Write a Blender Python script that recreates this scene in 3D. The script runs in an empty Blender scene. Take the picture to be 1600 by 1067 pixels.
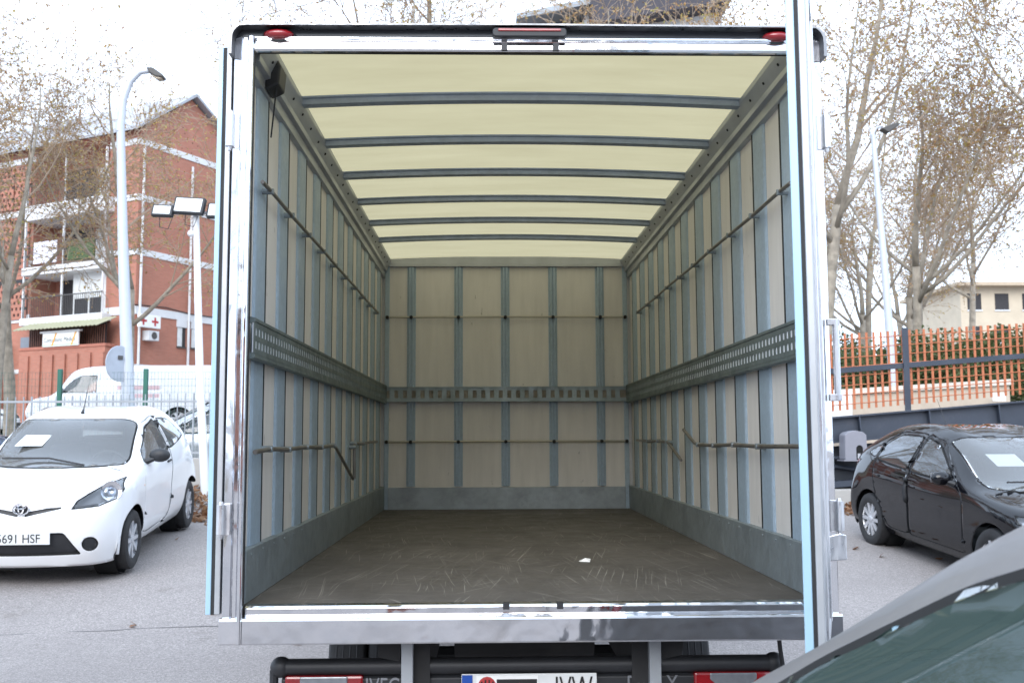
import bpy, bmesh, math, random
from mathutils import Vector, Matrix
random.seed(7)
R = math.radians
sc = bpy.context.scene
# ------------------------------------------------------------------ camera
def camera_basis(yaw, pitch, roll):
    f = Vector((math.sin(yaw)*math.cos(pitch), math.cos(yaw)*math.cos(pitch), math.sin(pitch)))
    r = Vector((math.cos(yaw), -math.sin(yaw), 0)); u = r.cross(f)
    c, s = math.cos(roll), math.sin(roll)
    return c*r+s*u, -s*r+c*u, f
cam = bpy.data.cameras.new('camera'); co = bpy.data.objects.new('camera', cam); sc.collection.objects.link(co)
r_, u_, f_ = camera_basis(.0236, .0962, -.0043)
m = Matrix((r_, u_, -f_)).transposed().to_4x4(); m.translation = (0, 0, 1.5); co.matrix_world = m
cam.sensor_width = 22.3; cam.lens = 1569/1600*22.3; cam.clip_start = .05; cam.clip_end = 2000
cam.dof.use_dof = True; cam.dof.focus_distance = 4.6; cam.dof.aperture_fstop = 3.6
sc.camera = co
# ------------------------------------------------------------------ world, sun, exposure
SUN_EL, SUN_AZ = R(33), R(192)          # veiled sun behind the camera
w = bpy.data.worlds.new('World'); sc.world = w; w.use_nodes = True
nt = w.node_tree; bg = nt.nodes['Background']
sky = nt.nodes.new('ShaderNodeTexSky'); sky.sky_type = 'NISHITA'; sky.sun_disc = False
sky.sun_elevation = SUN_EL; sky.sun_rotation = SUN_AZ; sky.air_density = 1.0; sky.dust_density = 4.0; sky.ozone_density = 1.0
hs = nt.nodes.new('ShaderNodeMix'); hs.data_type = 'RGBA'; hs.inputs['Factor'].default_value = .86
nt.links.new(sky.outputs[0], hs.inputs['A']); hs.inputs['B'].default_value = (10.6, 12.6, 15.6, 1)   # cloud deck
nt.links.new(hs.outputs['Result'], bg.inputs['Color']); bg.inputs['Strength'].default_value = .15
sl = bpy.data.lights.new('sun', 'SUN'); sl.energy = 1.5; sl.angle = R(40); sl.color = (1, .98, .955)
so = bpy.data.objects.new('sun', sl); sc.collection.objects.link(so)
sd = Vector((math.sin(SUN_AZ)*math.cos(SUN_EL), math.cos(SUN_AZ)*math.cos(SUN_EL), math.sin(SUN_EL)))
so.rotation_euler = sd.to_track_quat('Z', 'Y').to_euler(); so.location = (0, 0, 30)
sc.view_settings.view_transform = 'Standard'; sc.view_settings.look = 'None'
sc.view_settings.exposure = 0.42; sc.view_settings.gamma = 1
sc.render.engine = 'CYCLES'; sc.cycles.use_denoising = True
sc.cycles.max_bounces = 8; sc.cycles.diffuse_bounces = 5; sc.cycles.glossy_bounces = 4
sc.cycles.transparent_max_bounces = 12; sc.cycles.transmission_bounces = 4
sc.cycles.caustics_reflective = False; sc.cycles.caustics_refractive = False; sc.cycles.sample_clamp_indirect = 6
# ------------------------------------------------------------------ helpers
C = sc.collection
def tag(o, label=None, cat=None, group=None, kind=None):
    if label: o['label'] = label
    if cat: o['category'] = cat
    if group: o['group'] = group
    if kind: o['kind'] = kind
    return o
def thing(name, label, cat, loc=(0, 0, 0), rz=0, group=None):
    o = bpy.data.objects.new(name, None); C.objects.link(o); o.empty_display_size = .2
    o.location = loc; o.rotation_euler = (0, 0, rz)
    return tag(o, label, cat, group)
class MB:
    def __init__(s): s.v = []; s.f = []
    def add(s, v, f):
        b = len(s.v); s.v += [tuple(p) for p in v]; s.f += [tuple(i+b for i in q) for q in f]; return s
    def box(s, x0, x1, y0, y1, z0, z1):
        return s.add([(x0,y0,z0),(x1,y0,z0),(x1,y1,z0),(x0,y1,z0),(x0,y0,z1),(x1,y0,z1),(x1,y1,z1),(x0,y1,z1)],
                     [(0,3,2,1),(4,5,6,7),(0,1,5,4),(1,2,6,5),(2,3,7,6),(3,0,4,7)])
    def prism(s, poly, axis, a, b):      # poly 2D in the two other axes (cyclic order), extruded a..b
        def p3(p, t): return {'x': (t, p[0], p[1]), 'y': (p[0], t, p[1]), 'z': (p[0], p[1], t)}[axis]
        n = len(poly); v = [p3(p, a) for p in poly]+[p3(p, b) for p in poly]
        f = [tuple(range(n))[::-1], tuple(range(n, 2*n))]+[(i, (i+1) % n, n+(i+1) % n, n+i) for i in range(n)]
        return s.add(v, f)
    def tube(s, pts, r, n=8, cap=True):
        pts = [Vector(p) for p in pts]; k = len(pts)
        rr = r if isinstance(r, (list, tuple)) else [r]*k
        v = []; up = None
        for i, p in enumerate(pts):
            d = (pts[min(i+1, k-1)]-pts[max(i-1, 0)])
            d = d.normalized() if d.length > 1e-9 else Vector((0, 0, 1))
            if up is None: up = d.orthogonal().normalized()
            up = (up-d*up.dot(d)); up = up.normalized() if up.length > 1e-6 else d.orthogonal().normalized()
            w2 = d.cross(up)
            for j in range(n):
                a = 2*math.pi*j/n; v.append(p+(up*math.cos(a)+w2*math.sin(a))*rr[i])
        f = [(i*n+j, i*n+(j+1) % n, (i+1)*n+(j+1) % n, (i+1)*n+j) for i in range(k-1) for j in range(n)]
        if cap: f += [tuple(range(n))[::-1], tuple(range((k-1)*n, k*n))]
        return s.add(v, f)
    def lathe(s, prof, axis='y', n=24, c=(0, 0, 0)):   # prof: (radius, along)
        v = []
        for (r, t) in prof:
            for j in range(n):
                a = 2*math.pi*j/n; x, y = r*math.cos(a), r*math.sin(a)
                q = {'y': (x, t, y), 'x': (t, x, y), 'z': (x, y, t)}[axis]
                v.append((q[0]+c[0], q[1]+c[1], q[2]+c[2]))
        k = len(prof)
        return s.add(v, [(i*n+j, i*n+(j+1) % n, (i+1)*n+(j+1) % n, (i+1)*n+j) for i in range(k-1) for j in range(n)])
    def ball(s, c, rx, ry=None, rz=None, n=10, m_=6):
        ry = ry or rx; rz = rz or rx; v = []; f = []
        for i in range(m_+1):
            t = math.pi*i/m_
            for j in range(n):
                a = 2*math.pi*j/n; v.append((c[0]+rx*math.sin(t)*math.cos(a), c[1]+ry*math.sin(t)*math.sin(a), c[2]+rz*math.cos(t)))
        f = [(i*n+j, (i+1)*n+j, (i+1)*n+(j+1) % n, i*n+(j+1) % n) for i in range(m_) for j in range(n)]
        return s.add(v, f)
    def mesh(s, name):
        me = bpy.data.meshes.new(name); me.from_pydata(s.v, [], s.f); me.update(); return me
    def build(s, name, mat, parent=None, smooth=False, bevel=0, angle=35, fix=True):
        me = s.mesh(name)
        if fix:
            bm = bmesh.new(); bm.from_mesh(me); bmesh.ops.recalc_face_normals(bm, faces=bm.faces); bm.to_mesh(me); bm.free()
        return link(name, me, mat, parent, smooth, bevel, angle)
def link(name, me, mat, parent=None, smooth=False, bevel=0, angle=35):
    if mat: me.materials.append(mat)
    o = bpy.data.objects.new(name, me); C.objects.link(o); o.parent = parent
    if smooth:
        me.polygons.foreach_set('use_smooth', [True]*len(me.polygons))
        if angle: 
            try: me.set_sharp_from_angle(angle=R(angle))
            except Exception: pass
    if bevel:
        b = o.modifiers.new('bevel', 'BEVEL'); b.width = bevel; b.segments = 2; b.limit_method = 'ANGLE'; b.angle_limit = R(40)
    return o
def dup(o, parent=None, loc=None, rot=None):
    c = o.copy(); C.objects.link(c); c.parent = parent
    if loc is not None: c.location = loc
    if rot is not None: c.rotation_euler = rot
    return c
def dup_tree(o, parent=None):
    c = dup(o, parent)
    for ch in list(o.children): dup_tree(ch, c)
    return c
def text(name, s, size, mat, parent, loc, rot, extrude=.001, sx=1.0, align='LEFT'):
    cu = bpy.data.curves.new(name, 'FONT'); cu.body = s; cu.size = size; cu.extrude = extrude; cu.align_x = align
    tmp = bpy.data.objects.new(name, cu); me = bpy.data.meshes.new_from_object(tmp); bpy.data.objects.remove(tmp); bpy.data.curves.remove(cu)
    me.materials.clear(); me.materials.append(mat); o = bpy.data.objects.new(name, me); C.objects.link(o); o.parent = parent
    o.location = loc; o.rotation_euler = rot; o.scale = (sx, 1, 1); return o
# ------------------------------------------------------------------ materials
def nodes(name):
    m = bpy.data.materials.new(name); m.use_nodes = True
    return m, m.node_tree, m.node_tree.nodes['Principled BSDF']
def N(t, typ, **kw):
    n = t.nodes.new(typ)
    for k, v in kw.items(): setattr(n, k, v)
    return n
def pos(t, scale=(1, 1, 1), obj=False):
    if obj: src = N(t, 'ShaderNodeTexCoord').outputs['Object']
    else: src = N(t, 'ShaderNodeNewGeometry').outputs['Position']
    mp = N(t, 'ShaderNodeMapping'); mp.inputs['Scale'].default_value = scale; t.links.new(src, mp.inputs[0]); return mp.outputs[0]
def noise(t, vec, scale, detail=4, rough=.55, dist=0):
    n = N(t, 'ShaderNodeTexNoise'); n.inputs['Scale'].default_value = scale; n.inputs['Detail'].default_value = detail
    n.inputs['Roughness'].default_value = rough; n.inputs['Distortion'].default_value = dist
    t.links.new(vec, n.inputs['Vector']); return n.outputs['Fac']
def ramp(t, fac, stops):
    r = N(t, 'ShaderNodeValToRGB'); e = r.color_ramp.elements
    while len(e) < len(stops): e.new(.5)
    for i, (p, c) in enumerate(stops):
        e[i].position = p; e[i].color = (*c, 1) if len(c) == 3 else c
    t.links.new(fac, r.inputs[0]); return r.outputs[0]
def mix(t, fac, a, b, mode='MIX'):
    n = N(t, 'ShaderNodeMix', data_type='RGBA', blend_type=mode)
    for s_, v in (('Factor', fac), ('A', a), ('B', b)):
        if hasattr(v, 'is_output'): t.links.new(v, n.inputs[s_])
        elif s_ == 'Factor': n.inputs[s_].default_value = v
        else: n.inputs[s_].default_value = (*v, 1) if len(v) == 3 else v
    return n.outputs['Result']
def bumpit(t, bs, h, strength, dist=.01):
    b = N(t, 'ShaderNodeBump'); b.inputs['Strength'].default_value = strength; b.inputs['Distance'].default_value = dist
    t.links.new(h, b.inputs['Height']); t.links.new(b.outputs[0], bs.inputs['Normal'])
def mul(c, k): return tuple(min(1, x*k) for x in c)
def mat(name, col, rough=.5, metal=0, var=.12, vs=4, st=(1, 1, 1), bump=0, bs=60, coat=0, spec=.5, rv=0, dirt=0, dcol=(.05, .045, .04), ds=3, obj=False):
    m, t, b = nodes(name); v = pos(t, st, obj)
    n = noise(t, v, vs)
    c = ramp(t, n, [(.25, mul(col, 1-var)), (.75, mul(col, 1+var))])
    if dirt:
        d = noise(t, v, ds, 6, .65); dm = ramp(t, d, [(.52, (0, 0, 0)), (.78, (dirt,)*3)])
        c = mix(t, dm, c, dcol)
    t.links.new(c, b.inputs['Base Color'])
    b.inputs['Roughness'].default_value = rough; b.inputs['Metallic'].default_value = metal
    b.inputs['Specular IOR Level'].default_value = spec; b.inputs['Coat Weight'].default_value = coat; b.inputs['Coat Roughness'].default_value = .04
    if rv:
        rr = ramp(t, noise(t, v, vs*2.3), [(.3, (max(0, rough-rv),)*3), (.7, (rough+rv,)*3)]); t.links.new(rr, b.inputs['Roughness'])
    if bump: bumpit(t, b, noise(t, v, bs, 5, .6), bump)
    return m
def glow(name, col, s=1):
    m, t, b = nodes(name); b.inputs['Emission Color'].default_value = (*col, 1); b.inputs['Emission Strength'].default_value = s; return m
def glass(name, tint=(.75, .82, .8), rough=.0, dirt=.06, ior=1.5, dust_haze=(.55, .55, .52)):
    m = bpy.data.materials.new(name); m.use_nodes = True; t = m.node_tree; t.nodes.clear()
    o = N(t, 'ShaderNodeOutputMaterial'); tr = N(t, 'ShaderNodeBsdfTransparent'); gl = N(t, 'ShaderNodeBsdfGlossy'); mx = N(t, 'ShaderNodeMixShader')
    tr.inputs[0].default_value = (*tint, 1); gl.inputs['Roughness'].default_value = rough; gl.inputs['Color'].default_value = (.95, .97, 1, 1)
    fr = N(t, 'ShaderNodeFresnel'); fr.inputs[0].default_value = ior
    ad = N(t, 'ShaderNodeMath', operation='MULTIPLY_ADD'); ad.inputs[1].default_value = 1.6; ad.inputs[2].default_value = .02
    t.links.new(fr.outputs[0], ad.inputs[0]); t.links.new(ad.outputs[0], mx.inputs[0])
    t.links.new(tr.outputs[0], mx.inputs[1]); t.links.new(gl.outputs[0], mx.inputs[2])
    df = N(t, 'ShaderNodeBsdfDiffuse'); df.inputs[0].default_value = (*dust_haze, 1); m2 = N(t, 'ShaderNodeMixShader'); m2.inputs[0].default_value = dirt  # diffuse share: dust, also standing in for reflected and cabin light
    t.links.new(mx.outputs[0], m2.inputs[1]); t.links.new(df.outputs[0], m2.inputs[2]); t.links.new(m2.outputs[0], o.inputs[0]); return m
def chrome_mat(name, base=.80, rough=.06, wave=.3, scr=.3):
    m, t, b = nodes(name); v = pos(t)
    c = ramp(t, noise(t, v, 9, 6, .7), [(.3, (base*.86, base*.88, base*.92)), (.7, (base, base, base*1.02))]); t.links.new(c, b.inputs['Base Color'])
    b.inputs['Metallic'].default_value = 1
    rr = ramp(t, noise(t, pos(t, (1, 1, .2)), 22, 6, .7), [(.3, (rough*.5,)*3), (.72, (rough*2.2,)*3)]); t.links.new(rr, b.inputs['Roughness'])
    h1 = noise(t, v, 6, 2, .5); h2 = noise(t, v, 60, 4, .6)
    ad = N(t, 'ShaderNodeMath', operation='MULTIPLY_ADD'); ad.inputs[1].default_value = .03*scr; t.links.new(h2, ad.inputs[0]); t.links.new(h1, ad.inputs[2])
    bumpit(t, b, ad.outputs[0], wave, .02); return m
def galv_mat(name, col=(.43, .48, .51), rough=.42, metal=.65, sp=60, dirt=.5):
    m, t, b = nodes(name); v = pos(t)
    vo = N(t, 'ShaderNodeTexVoronoi'); vo.inputs['Scale'].default_value = sp; t.links.new(v, vo.inputs['Vector'])
    sep = N(t, 'ShaderNodeSeparateColor'); t.links.new(vo.outputs['Color'], sep.inputs[0])
    c = ramp(t, sep.outputs[0], [(0, mul(col, .94)), (1, mul(col, 1.05))])
    c = mix(t, ramp(t, noise(t, v, 3.2, 6, .65), [(.45, (0, 0, 0)), (.75, (dirt,)*3)]), c, mul(col, .45))
    t.links.new(c, b.inputs['Base Color']); b.inputs['Metallic'].default_value = metal
    t.links.new(ramp(t, noise(t, v, 14, 5), [(.3, (rough-.1,)*3), (.7, (rough+.16,)*3)]), b.inputs['Roughness'])
    bumpit(t, b, noise(t, v, 30, 4), .12, .004); return m
def ply_mat(name, col=(.84, .80, .75)):
    m, t, b = nodes(name); v = pos(t); vz = pos(t, (1, 1, .12))
    c = ramp(t, noise(t, vz, 16, 6, .6), [(.25, mul(col, .9)), (.75, mul(col, 1.06))])
    c = mix(t, ramp(t, noise(t, v, 2.0, 5, .6), [(.4, (0, 0, 0)), (.8, (.3, .3, .3))]), c, mul(col, .72))
    st = ramp(t, noise(t, v, 7.5, 7, .75, .6), [(.675, (0, 0, 0)), (.74, (.7, .7, .7))]); c = mix(t, st, c, (.24, .19, .13))
    sc_ = ramp(t, noise(t, pos(t, (1, 1, .25)), 26, 3, .6), [(.71, (0, 0, 0)), (.74, (.6, .6, .6))]); c = mix(t, sc_, c, (.12, .10, .08))
    t.links.new(c, b.inputs['Base Color']); b.inputs['Roughness'].default_value = .5; b.inputs['Specular IOR Level'].default_value = .35
    bumpit(t, b, noise(t, vz, 40, 5), .08, .004); return m
def floor_mat(name):
    m, t, b = nodes(name); v = pos(t)
    c = ramp(t, noise(t, pos(t, (1, .4, 1)), 5, 7, .65), [(.25, (.066, .059, .052)), (.75, (.128, .115, .102))])
    c = mix(t, ramp(t, noise(t, v, 130, 3, .6), [(.45, (0, 0, 0)), (.75, (.5, .5, .5))]), c, (.13, .115, .095))
    for k, (sx_, sy_, rot, lo, amt) in enumerate([(130, 1.1, .12, .683, .8), (150, 1.2, -.16, .690, .8), (70, 1.0, .5, .71, .7), (80, 1.4, -.6, .715, .7), (60, 1.2, 1.3, .73, .6), (140, 1.9, .02, .692, .7)]):
        mp = N(t, 'ShaderNodeMapping'); mp.vector_type = 'TEXTURE'; mp.inputs['Scale'].default_value = (1/sx_, 1/sy_, 1); mp.inputs['Location'].default_value = (k*.73, k*1.31, 0); mp.inputs['Rotation'].default_value = (0, 0, rot)
        wv = N(t, 'ShaderNodeVectorMath', operation='ADD'); nz = N(t, 'ShaderNodeTexNoise'); nz.inputs['Scale'].default_value = 2.2; sc2 = N(t, 'ShaderNodeVectorMath', operation='SCALE'); sc2.inputs['Scale'].default_value = .03
        t.links.new(v, nz.inputs['Vector']); t.links.new(nz.outputs['Color'], sc2.inputs[0]); t.links.new(v, wv.inputs[0]); t.links.new(sc2.outputs[0], wv.inputs[1]); t.links.new(wv.outputs[0], mp.inputs[0])
        ln = ramp(t, noise(t, mp.outputs[0], 1, 1, .4), [(lo, (0, 0, 0)), (lo+.05, (amt,)*3)])
        mk = ramp(t, noise(t, v, 1.5+.4*k, 4, .6), [(.42, (.1, .1, .1)), (.6, (1, 1, 1))])
        c = mix(t, mix(t, 1, ln, mk, 'MULTIPLY'), c, (.36, .335, .29))
    pt = ramp(t, noise(t, v, 4.2, 8, .8, .4), [(.68, (0, 0, 0)), (.75, (.35, .35, .35))]); c = mix(t, pt, c, (.26, .24, .20))
    t.links.new(c, b.inputs['Base Color']); b.inputs['Specular IOR Level'].default_value = .3
    t.links.new(ramp(t, noise(t, v, 6, 5), [(.3, (.5, .5, .5)), (.7, (.75, .75, .75))]), b.inputs['Roughness'])
    bumpit(t, b, noise(t, v, 90, 4), .2, .003); return m
def asphalt_mat(name, col=(.30, .272, .258)):
    m, t, b = nodes(name); v = pos(t)
    vo = N(t, 'ShaderNodeTexVoronoi'); vo.inputs['Scale'].default_value = 110; t.links.new(v, vo.inputs['Vector'])
    sep = N(t, 'ShaderNodeSeparateColor'); t.links.new(vo.outputs['Color'], sep.inputs[0])
    c = ramp(t, sep.outputs[0], [(0, mul(col, .68)), (.6, col), (1, mul(col, 1.34))])
    c = mix(t, ramp(t, noise(t, v, .55, 6, .6), [(.4, (0, 0, 0)), (.75, (.45, .45, .45))]), c, mul(col, .66))
    c = mix(t, ramp(t, noise(t, v, 1.7, 8, .75), [(.60, (0, 0, 0)), (.72, (.45, .45, .45))]), c, (.10, .085, .07))
    t.links.new(c, b.inputs['Base Color']); b.inputs['Roughness'].default_value = .85; b.inputs['Specular IOR Level'].default_value = .3
    bumpit(t, b, vo.outputs['Distance'], .5, .006); return m
def brick_mat(name, c1=(.42, .165, .11), c2=(.36, .135, .09)):
    m, t, b = nodes(name); tc = N(t, 'ShaderNodeTexCoord').outputs['Object']
    sx = N(t, 'ShaderNodeSeparateXYZ'); t.links.new(tc, sx.inputs[0]); a = N(t, 'ShaderNodeMath', operation='ADD'); t.links.new(sx.outputs[0], a.inputs[0]); t.links.new(sx.outputs[1], a.inputs[1])
    cb = N(t, 'ShaderNodeCombineXYZ'); t.links.new(a.outputs[0], cb.inputs[0]); t.links.new(sx.outputs[2], cb.inputs[1])
    br = N(t, 'ShaderNodeTexBrick'); t.links.new(cb.outputs[0], br.inputs['Vector']); br.inputs['Scale'].default_value = 1
    br.inputs['Brick Width'].default_value = .26; br.inputs['Row Height'].default_value = .075; br.inputs['Mortar Size'].default_value = .009; br.inputs['Mortar Smooth'].default_value = .3
    br.inputs['Color1'].default_value = (*c1, 1); br.inputs['Color2'].default_value = (*c2, 1); br.inputs['Mortar'].default_value = (.30, .19, .14, 1)
    c = mix(t, ramp(t, noise(t, tc, .7, 6, .6), [(.35, (0, 0, 0)), (.75, (.4, .4, .4))]), br.outputs['Color'], mul(c1, 1.25))
    t.links.new(c, b.inputs['Base Color']); b.inputs['Roughness'].default_value = .85; bumpit(t, b, br.outputs['Fac'], -.3, .01); return m
def roof_grp(name):
    m = bpy.data.materials.new(name); m.use_nodes = True; t = m.node_tree; t.nodes.clear(); v = pos(t)
    o = N(t, 'ShaderNodeOutputMaterial'); tr = N(t, 'ShaderNodeBsdfTranslucent'); df = N(t, 'ShaderNodeBsdfDiffuse'); mx = N(t, 'ShaderNodeMixShader'); mx.inputs[0].default_value = .3
    c = ramp(t, noise(t, pos(t, (.5, 2, 1)), 3, 6, .6), [(.3, (.365, .31, .178)), (.7, (.415, .355, .21))])
    c = mix(t, ramp(t, noise(t, pos(t, (.6, 2.5, 1)), 5, 7, .75), [(.66, (0, 0, 0)), (.76, (.35, .35, .35))]), c, (.45, .42, .28))
    c = mix(t, ramp(t, noise(t, v, 14, 3, .6), [(.76, (0, 0, 0)), (.79, (.6, .6, .6))]), c, (.3, .27, .17))
    t.links.new(c, tr.inputs[0]); t.links.new(c, df.inputs[0])
    t.links.new(tr.outputs[0], mx.inputs[1]); t.links.new(df.outputs[0], mx.inputs[2]); t.links.new(mx.outputs[0], o.inputs[0]); return m
CHROME = chrome_mat('polished_steel'); CHROME2 = chrome_mat('brushed_steel', .7, .28, .1)
GALV = galv_mat('galvanised_steel', (.40, .50, .585), .45, .1, 60, .15); GALVD = galv_mat('dull_galvanised', (.30, .34, .355), .5, .45, 40, .55); RAILM = galv_mat('rail_steel', (.20, .24, .235), .5, .5, 70, .7)
BOWM = galv_mat('bow_steel', (.40, .46, .52), .42, .4, 50, .3); ALU = mat('aluminium_profile', (.46, .48, .50), .42, .6, .1, 8); BLUEA = mat('pale_blue_door_edge', (.38, .57, .70), .35, .15, .05, 6)
PLY = ply_mat('plywood_lining'); FLOOR = floor_mat('phenolic_floor'); GRP = roof_grp('translucent_roof')
RUBBER = mat('rubber', (.018, .018, .02), .65, 0, .2, 10); BLACKP = mat('black_plastic', (.02, .021, .024), .5, 0, .2, 12, bump=.05, bs=200)
TYRE = mat('tyre_rubber', (.022, .022, .023), .8, 0, .25, 20, bump=.15, bs=80); DARKST = mat('dark_chassis', (.02, .02, .021), .7, .2, .3, 6, dirt=.4, dcol=(.05, .04, .03))
ROD = mat('rod_steel', (.24, .22, .20), .4, .7, .2, 12); WHITEP = mat('white_paint', (.74, .75, .76), .35, 0, .04, 2, coat=.3)
REDL = mat('red_lens', (.26, .008, .012), .15, 0, .15, 20, coat=.8); CLEARL = mat('clear_lens', (.22, .23, .25), .15, .3, .15, 40, coat=.6)
PAPER = mat('white_paper', (.82, .82, .80), .8, 0, .03, 10); BLACKT = mat('black_lettering', (.012, .012, .013), .5); BLUEEU = mat('plate_blue', (.01, .07, .36), .4)
PLATE = mat('plate_white', (.70, .71, .70), .4, 0, .05, 8); REDT = mat('red_print', (.42, .03, .03), .5); SILT = mat('silver_lettering', (.25, .26, .28), .4, .4)
ASPH = asphalt_mat('asphalt'); CONC = mat('concrete', (.40, .385, .36), .85, 0, .12, 3, bump=.2, bs=40, dirt=.45, dcol=(.16, .15, .13)); LINEP = mat('line_paint', (.66, .66, .64), .7, 0, .12, 20)
# ------------------------------------------------------------------ ground
def sst(a, b, x):
    t = max(0, min(1, (x-a)/(b-a))); return t*t*(3-2*t)
def ground_z(x, y):
    side = sst(1.35, 2.7, abs(x-.15))
    z = .085*max(0, min(y, 14.2)-7.9) - .02*(x-.15)*sst(6, 9, y)*(1-sst(15, 30, y))
    z *= side*sst(6.5, 9.5, y)+(1-side)*sst(12.5, 15, y)
    z += 1.45*sst(17, 40, y)*(1-sst(-4, 4, x)) + 1.5*sst(17, 26, y)*sst(0, 8, x)
    return z
def axis(vals):
    out = []
    for a, b, st in vals:
        n = max(1, int(round((b-a)/st))); out += [a+(b-a)*i/n for i in range(n)]
    return out+[vals[-1][1]]
gx = axis([(-400, -40, 60), (-40, -9, 3), (-9, 9, .3), (9, 40, 3), (40, 400, 60)])
gy = axis([(-300, -20, 40), (-20, 3, 2), (3, 18, .3), (18, 46, 1.5), (46, 100, 9), (100, 700, 100)])
gm = MB(); gm.v = [(x, y, ground_z(x, y)) for y in gy for x in gx]; nx = len(gx)
gm.f = [(j*nx+i, j*nx+i+1, (j+1)*nx+i+1, (j+1)*nx+i) for j in range(len(gy)-1) for i in range(nx-1)]
tag(gm.build('ground', ASPH, None, True, 0, 0), kind='structure')
#@@TRUCK
# ------------------------------------------------------------------ box truck  (local: x across, y forward from the rear frame, z up)
TX, TY = .1524, 3.6
truck = thing('box_truck', 'open box truck with empty plywood lined cargo bay and polished steel rear frame', 'truck', (TX, TY, 0))
HW, LB, ZF, ZC = 1.05, 4.84, .919, 3.005
def arch(x): return .028*(1-(x/HW)**2)
MB().box(-HW-.02, HW+.02, .031, LB+.03, ZF-.06, ZF).build('cargo_floor', FLOOR, truck)
POST = [.29+.424*k for k in range(11)]; ZK, ZR0, ZR1, ZT = 1.107, 1.815, 1.923, 2.87
for s in (-1, 1):
    MB().box(s*1.085, s*1.072, .06, LB+.05, .86, 3.0).build('outer_skin', mat('box_side_blue', (.05, .13, .26), .4, 0, .05, 2, coat=.4), truck)
    ys = [.04]+POST+[LB]
    for a, b in zip(ys[:-1], ys[1:]):       # one plywood sheet for each bay
        MB().box(s*(HW+.012), s*HW, a+.002, b-.002, ZF+.002, ZT+.03).build('plywood_panel', PLY, truck)
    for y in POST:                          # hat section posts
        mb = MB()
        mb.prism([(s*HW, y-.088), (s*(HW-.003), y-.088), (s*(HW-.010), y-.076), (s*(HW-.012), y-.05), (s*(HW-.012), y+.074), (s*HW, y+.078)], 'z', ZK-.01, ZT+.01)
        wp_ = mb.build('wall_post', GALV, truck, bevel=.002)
        MB().box(*sorted((s*(HW-.0125), s*HW)), y+.0785, y+.094, ZK-.01, ZT+.01).build('shadow_strip', RUBBER, wp_)  # dark strip standing in for the shade line at the post's far edge
    MB().box(s*HW, s*(HW-.034), .05, LB-.001, ZF+.001, ZK).build('kick_plate', GALVD, truck, bevel=.002)
    rv = MB()
    for k in range(24): rv.ball((s*(HW-.034), .12+k*.2, ZK-.02), .004, n=6, m_=4)
    tag(rv.build('rivets', GALVD, truck, True), kind='stuff')
    # load rail: slotted plate on a pale backing strip with lips
    mb = MB(); x1 = s*(HW-.047); x0 = s*(HW-.044); ncell = 94; p = (LB-.06)/ncell
    zz = [ZR0, ZR0+.016, ZR0+.044, ZR0+.064, ZR0+.092, ZR1]
    for i in range(ncell):
        a = .05+i*p
        for j in range(5):
            if j in (1, 3):
                mb.box(min(x0, x1), max(x0, x1), a, a+p*.46, zz[j], zz[j+1])
        
    for j in (0, 2, 4): mb.box(min(x0, x1), max(x0, x1), .05, LB-.01, zz[j], zz[j+1])
    mb.box(min(x1, s*(HW-.028)), max(x1, s*(HW-.028)), .05, LB-.01, ZR1, ZR1+.004); mb.box(min(x1, s*(HW-.028)), max(x1, s*(HW-.028)), .05, LB-.01, ZR0-.004, ZR0)
    mb.prism([(s*(HW-.028), ZR1+.004), (s*(HW-.05), ZR1+.006), (s*(HW-.05), ZR1+.018), (s*(HW-.028), ZR1+.024)], 'y', .05, LB-.01)
    mb.prism([(s*(HW-.028), ZR0-.004), (s*(HW-.05), ZR0-.006), (s*(HW-.05), ZR0-.018), (s*(HW-.028), ZR0-.024)], 'y', .05, LB-.01)
    rail = mb.build('load_rail', RAILM, truck)
    MB().box(min(s*(HW-.040), s*(HW-.0435)), max(s*(HW-.040), s*(HW-.0435)), .05, LB-.01, ZR0, ZR1).build('backing_strip', mat('backing_strip_paint', (.88, .90, .92), .5, 0, .03), rail)
    # top rail with rivets
    q = [(1.05, 2.855), (1.026, 2.86), (1.024, 2.90), (1.004, 2.906), (1.002, 2.93), (.975, 2.985), (.972, 3.004), (1.05, 3.004)]
    tr = MB().prism([(s*a, b) for a, b in q], 'y', .05, LB).build('top_rail', ALU, truck, bevel=.001)
    rv = MB()
    for k in range(23): rv.ball((s*.989, .2+k*.21, 2.957), .007, n=6, m_=4)
    tag(rv.build('rivets', DARKST, tr, True), kind='stuff')
    # upper lashing rod, clipped at every post
    yy = [.14]+[y for y in POST if y < 4.2]; pts = []
    for k, y in enumerate(yy): pts += [(s*(HW-.045), y, 2.468+.003*math.sin(k*2.1))]
    rod = MB().tube(pts, .008, 8).build('lashing_rod', ROD, truck, True)
    for y in yy[1:]: MB().tube([(s*(HW-.010), y, 2.468), (s*(HW-.056), y, 2.468)], .012, 8).build('rod_clip', GALVD, rod, True)
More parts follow.
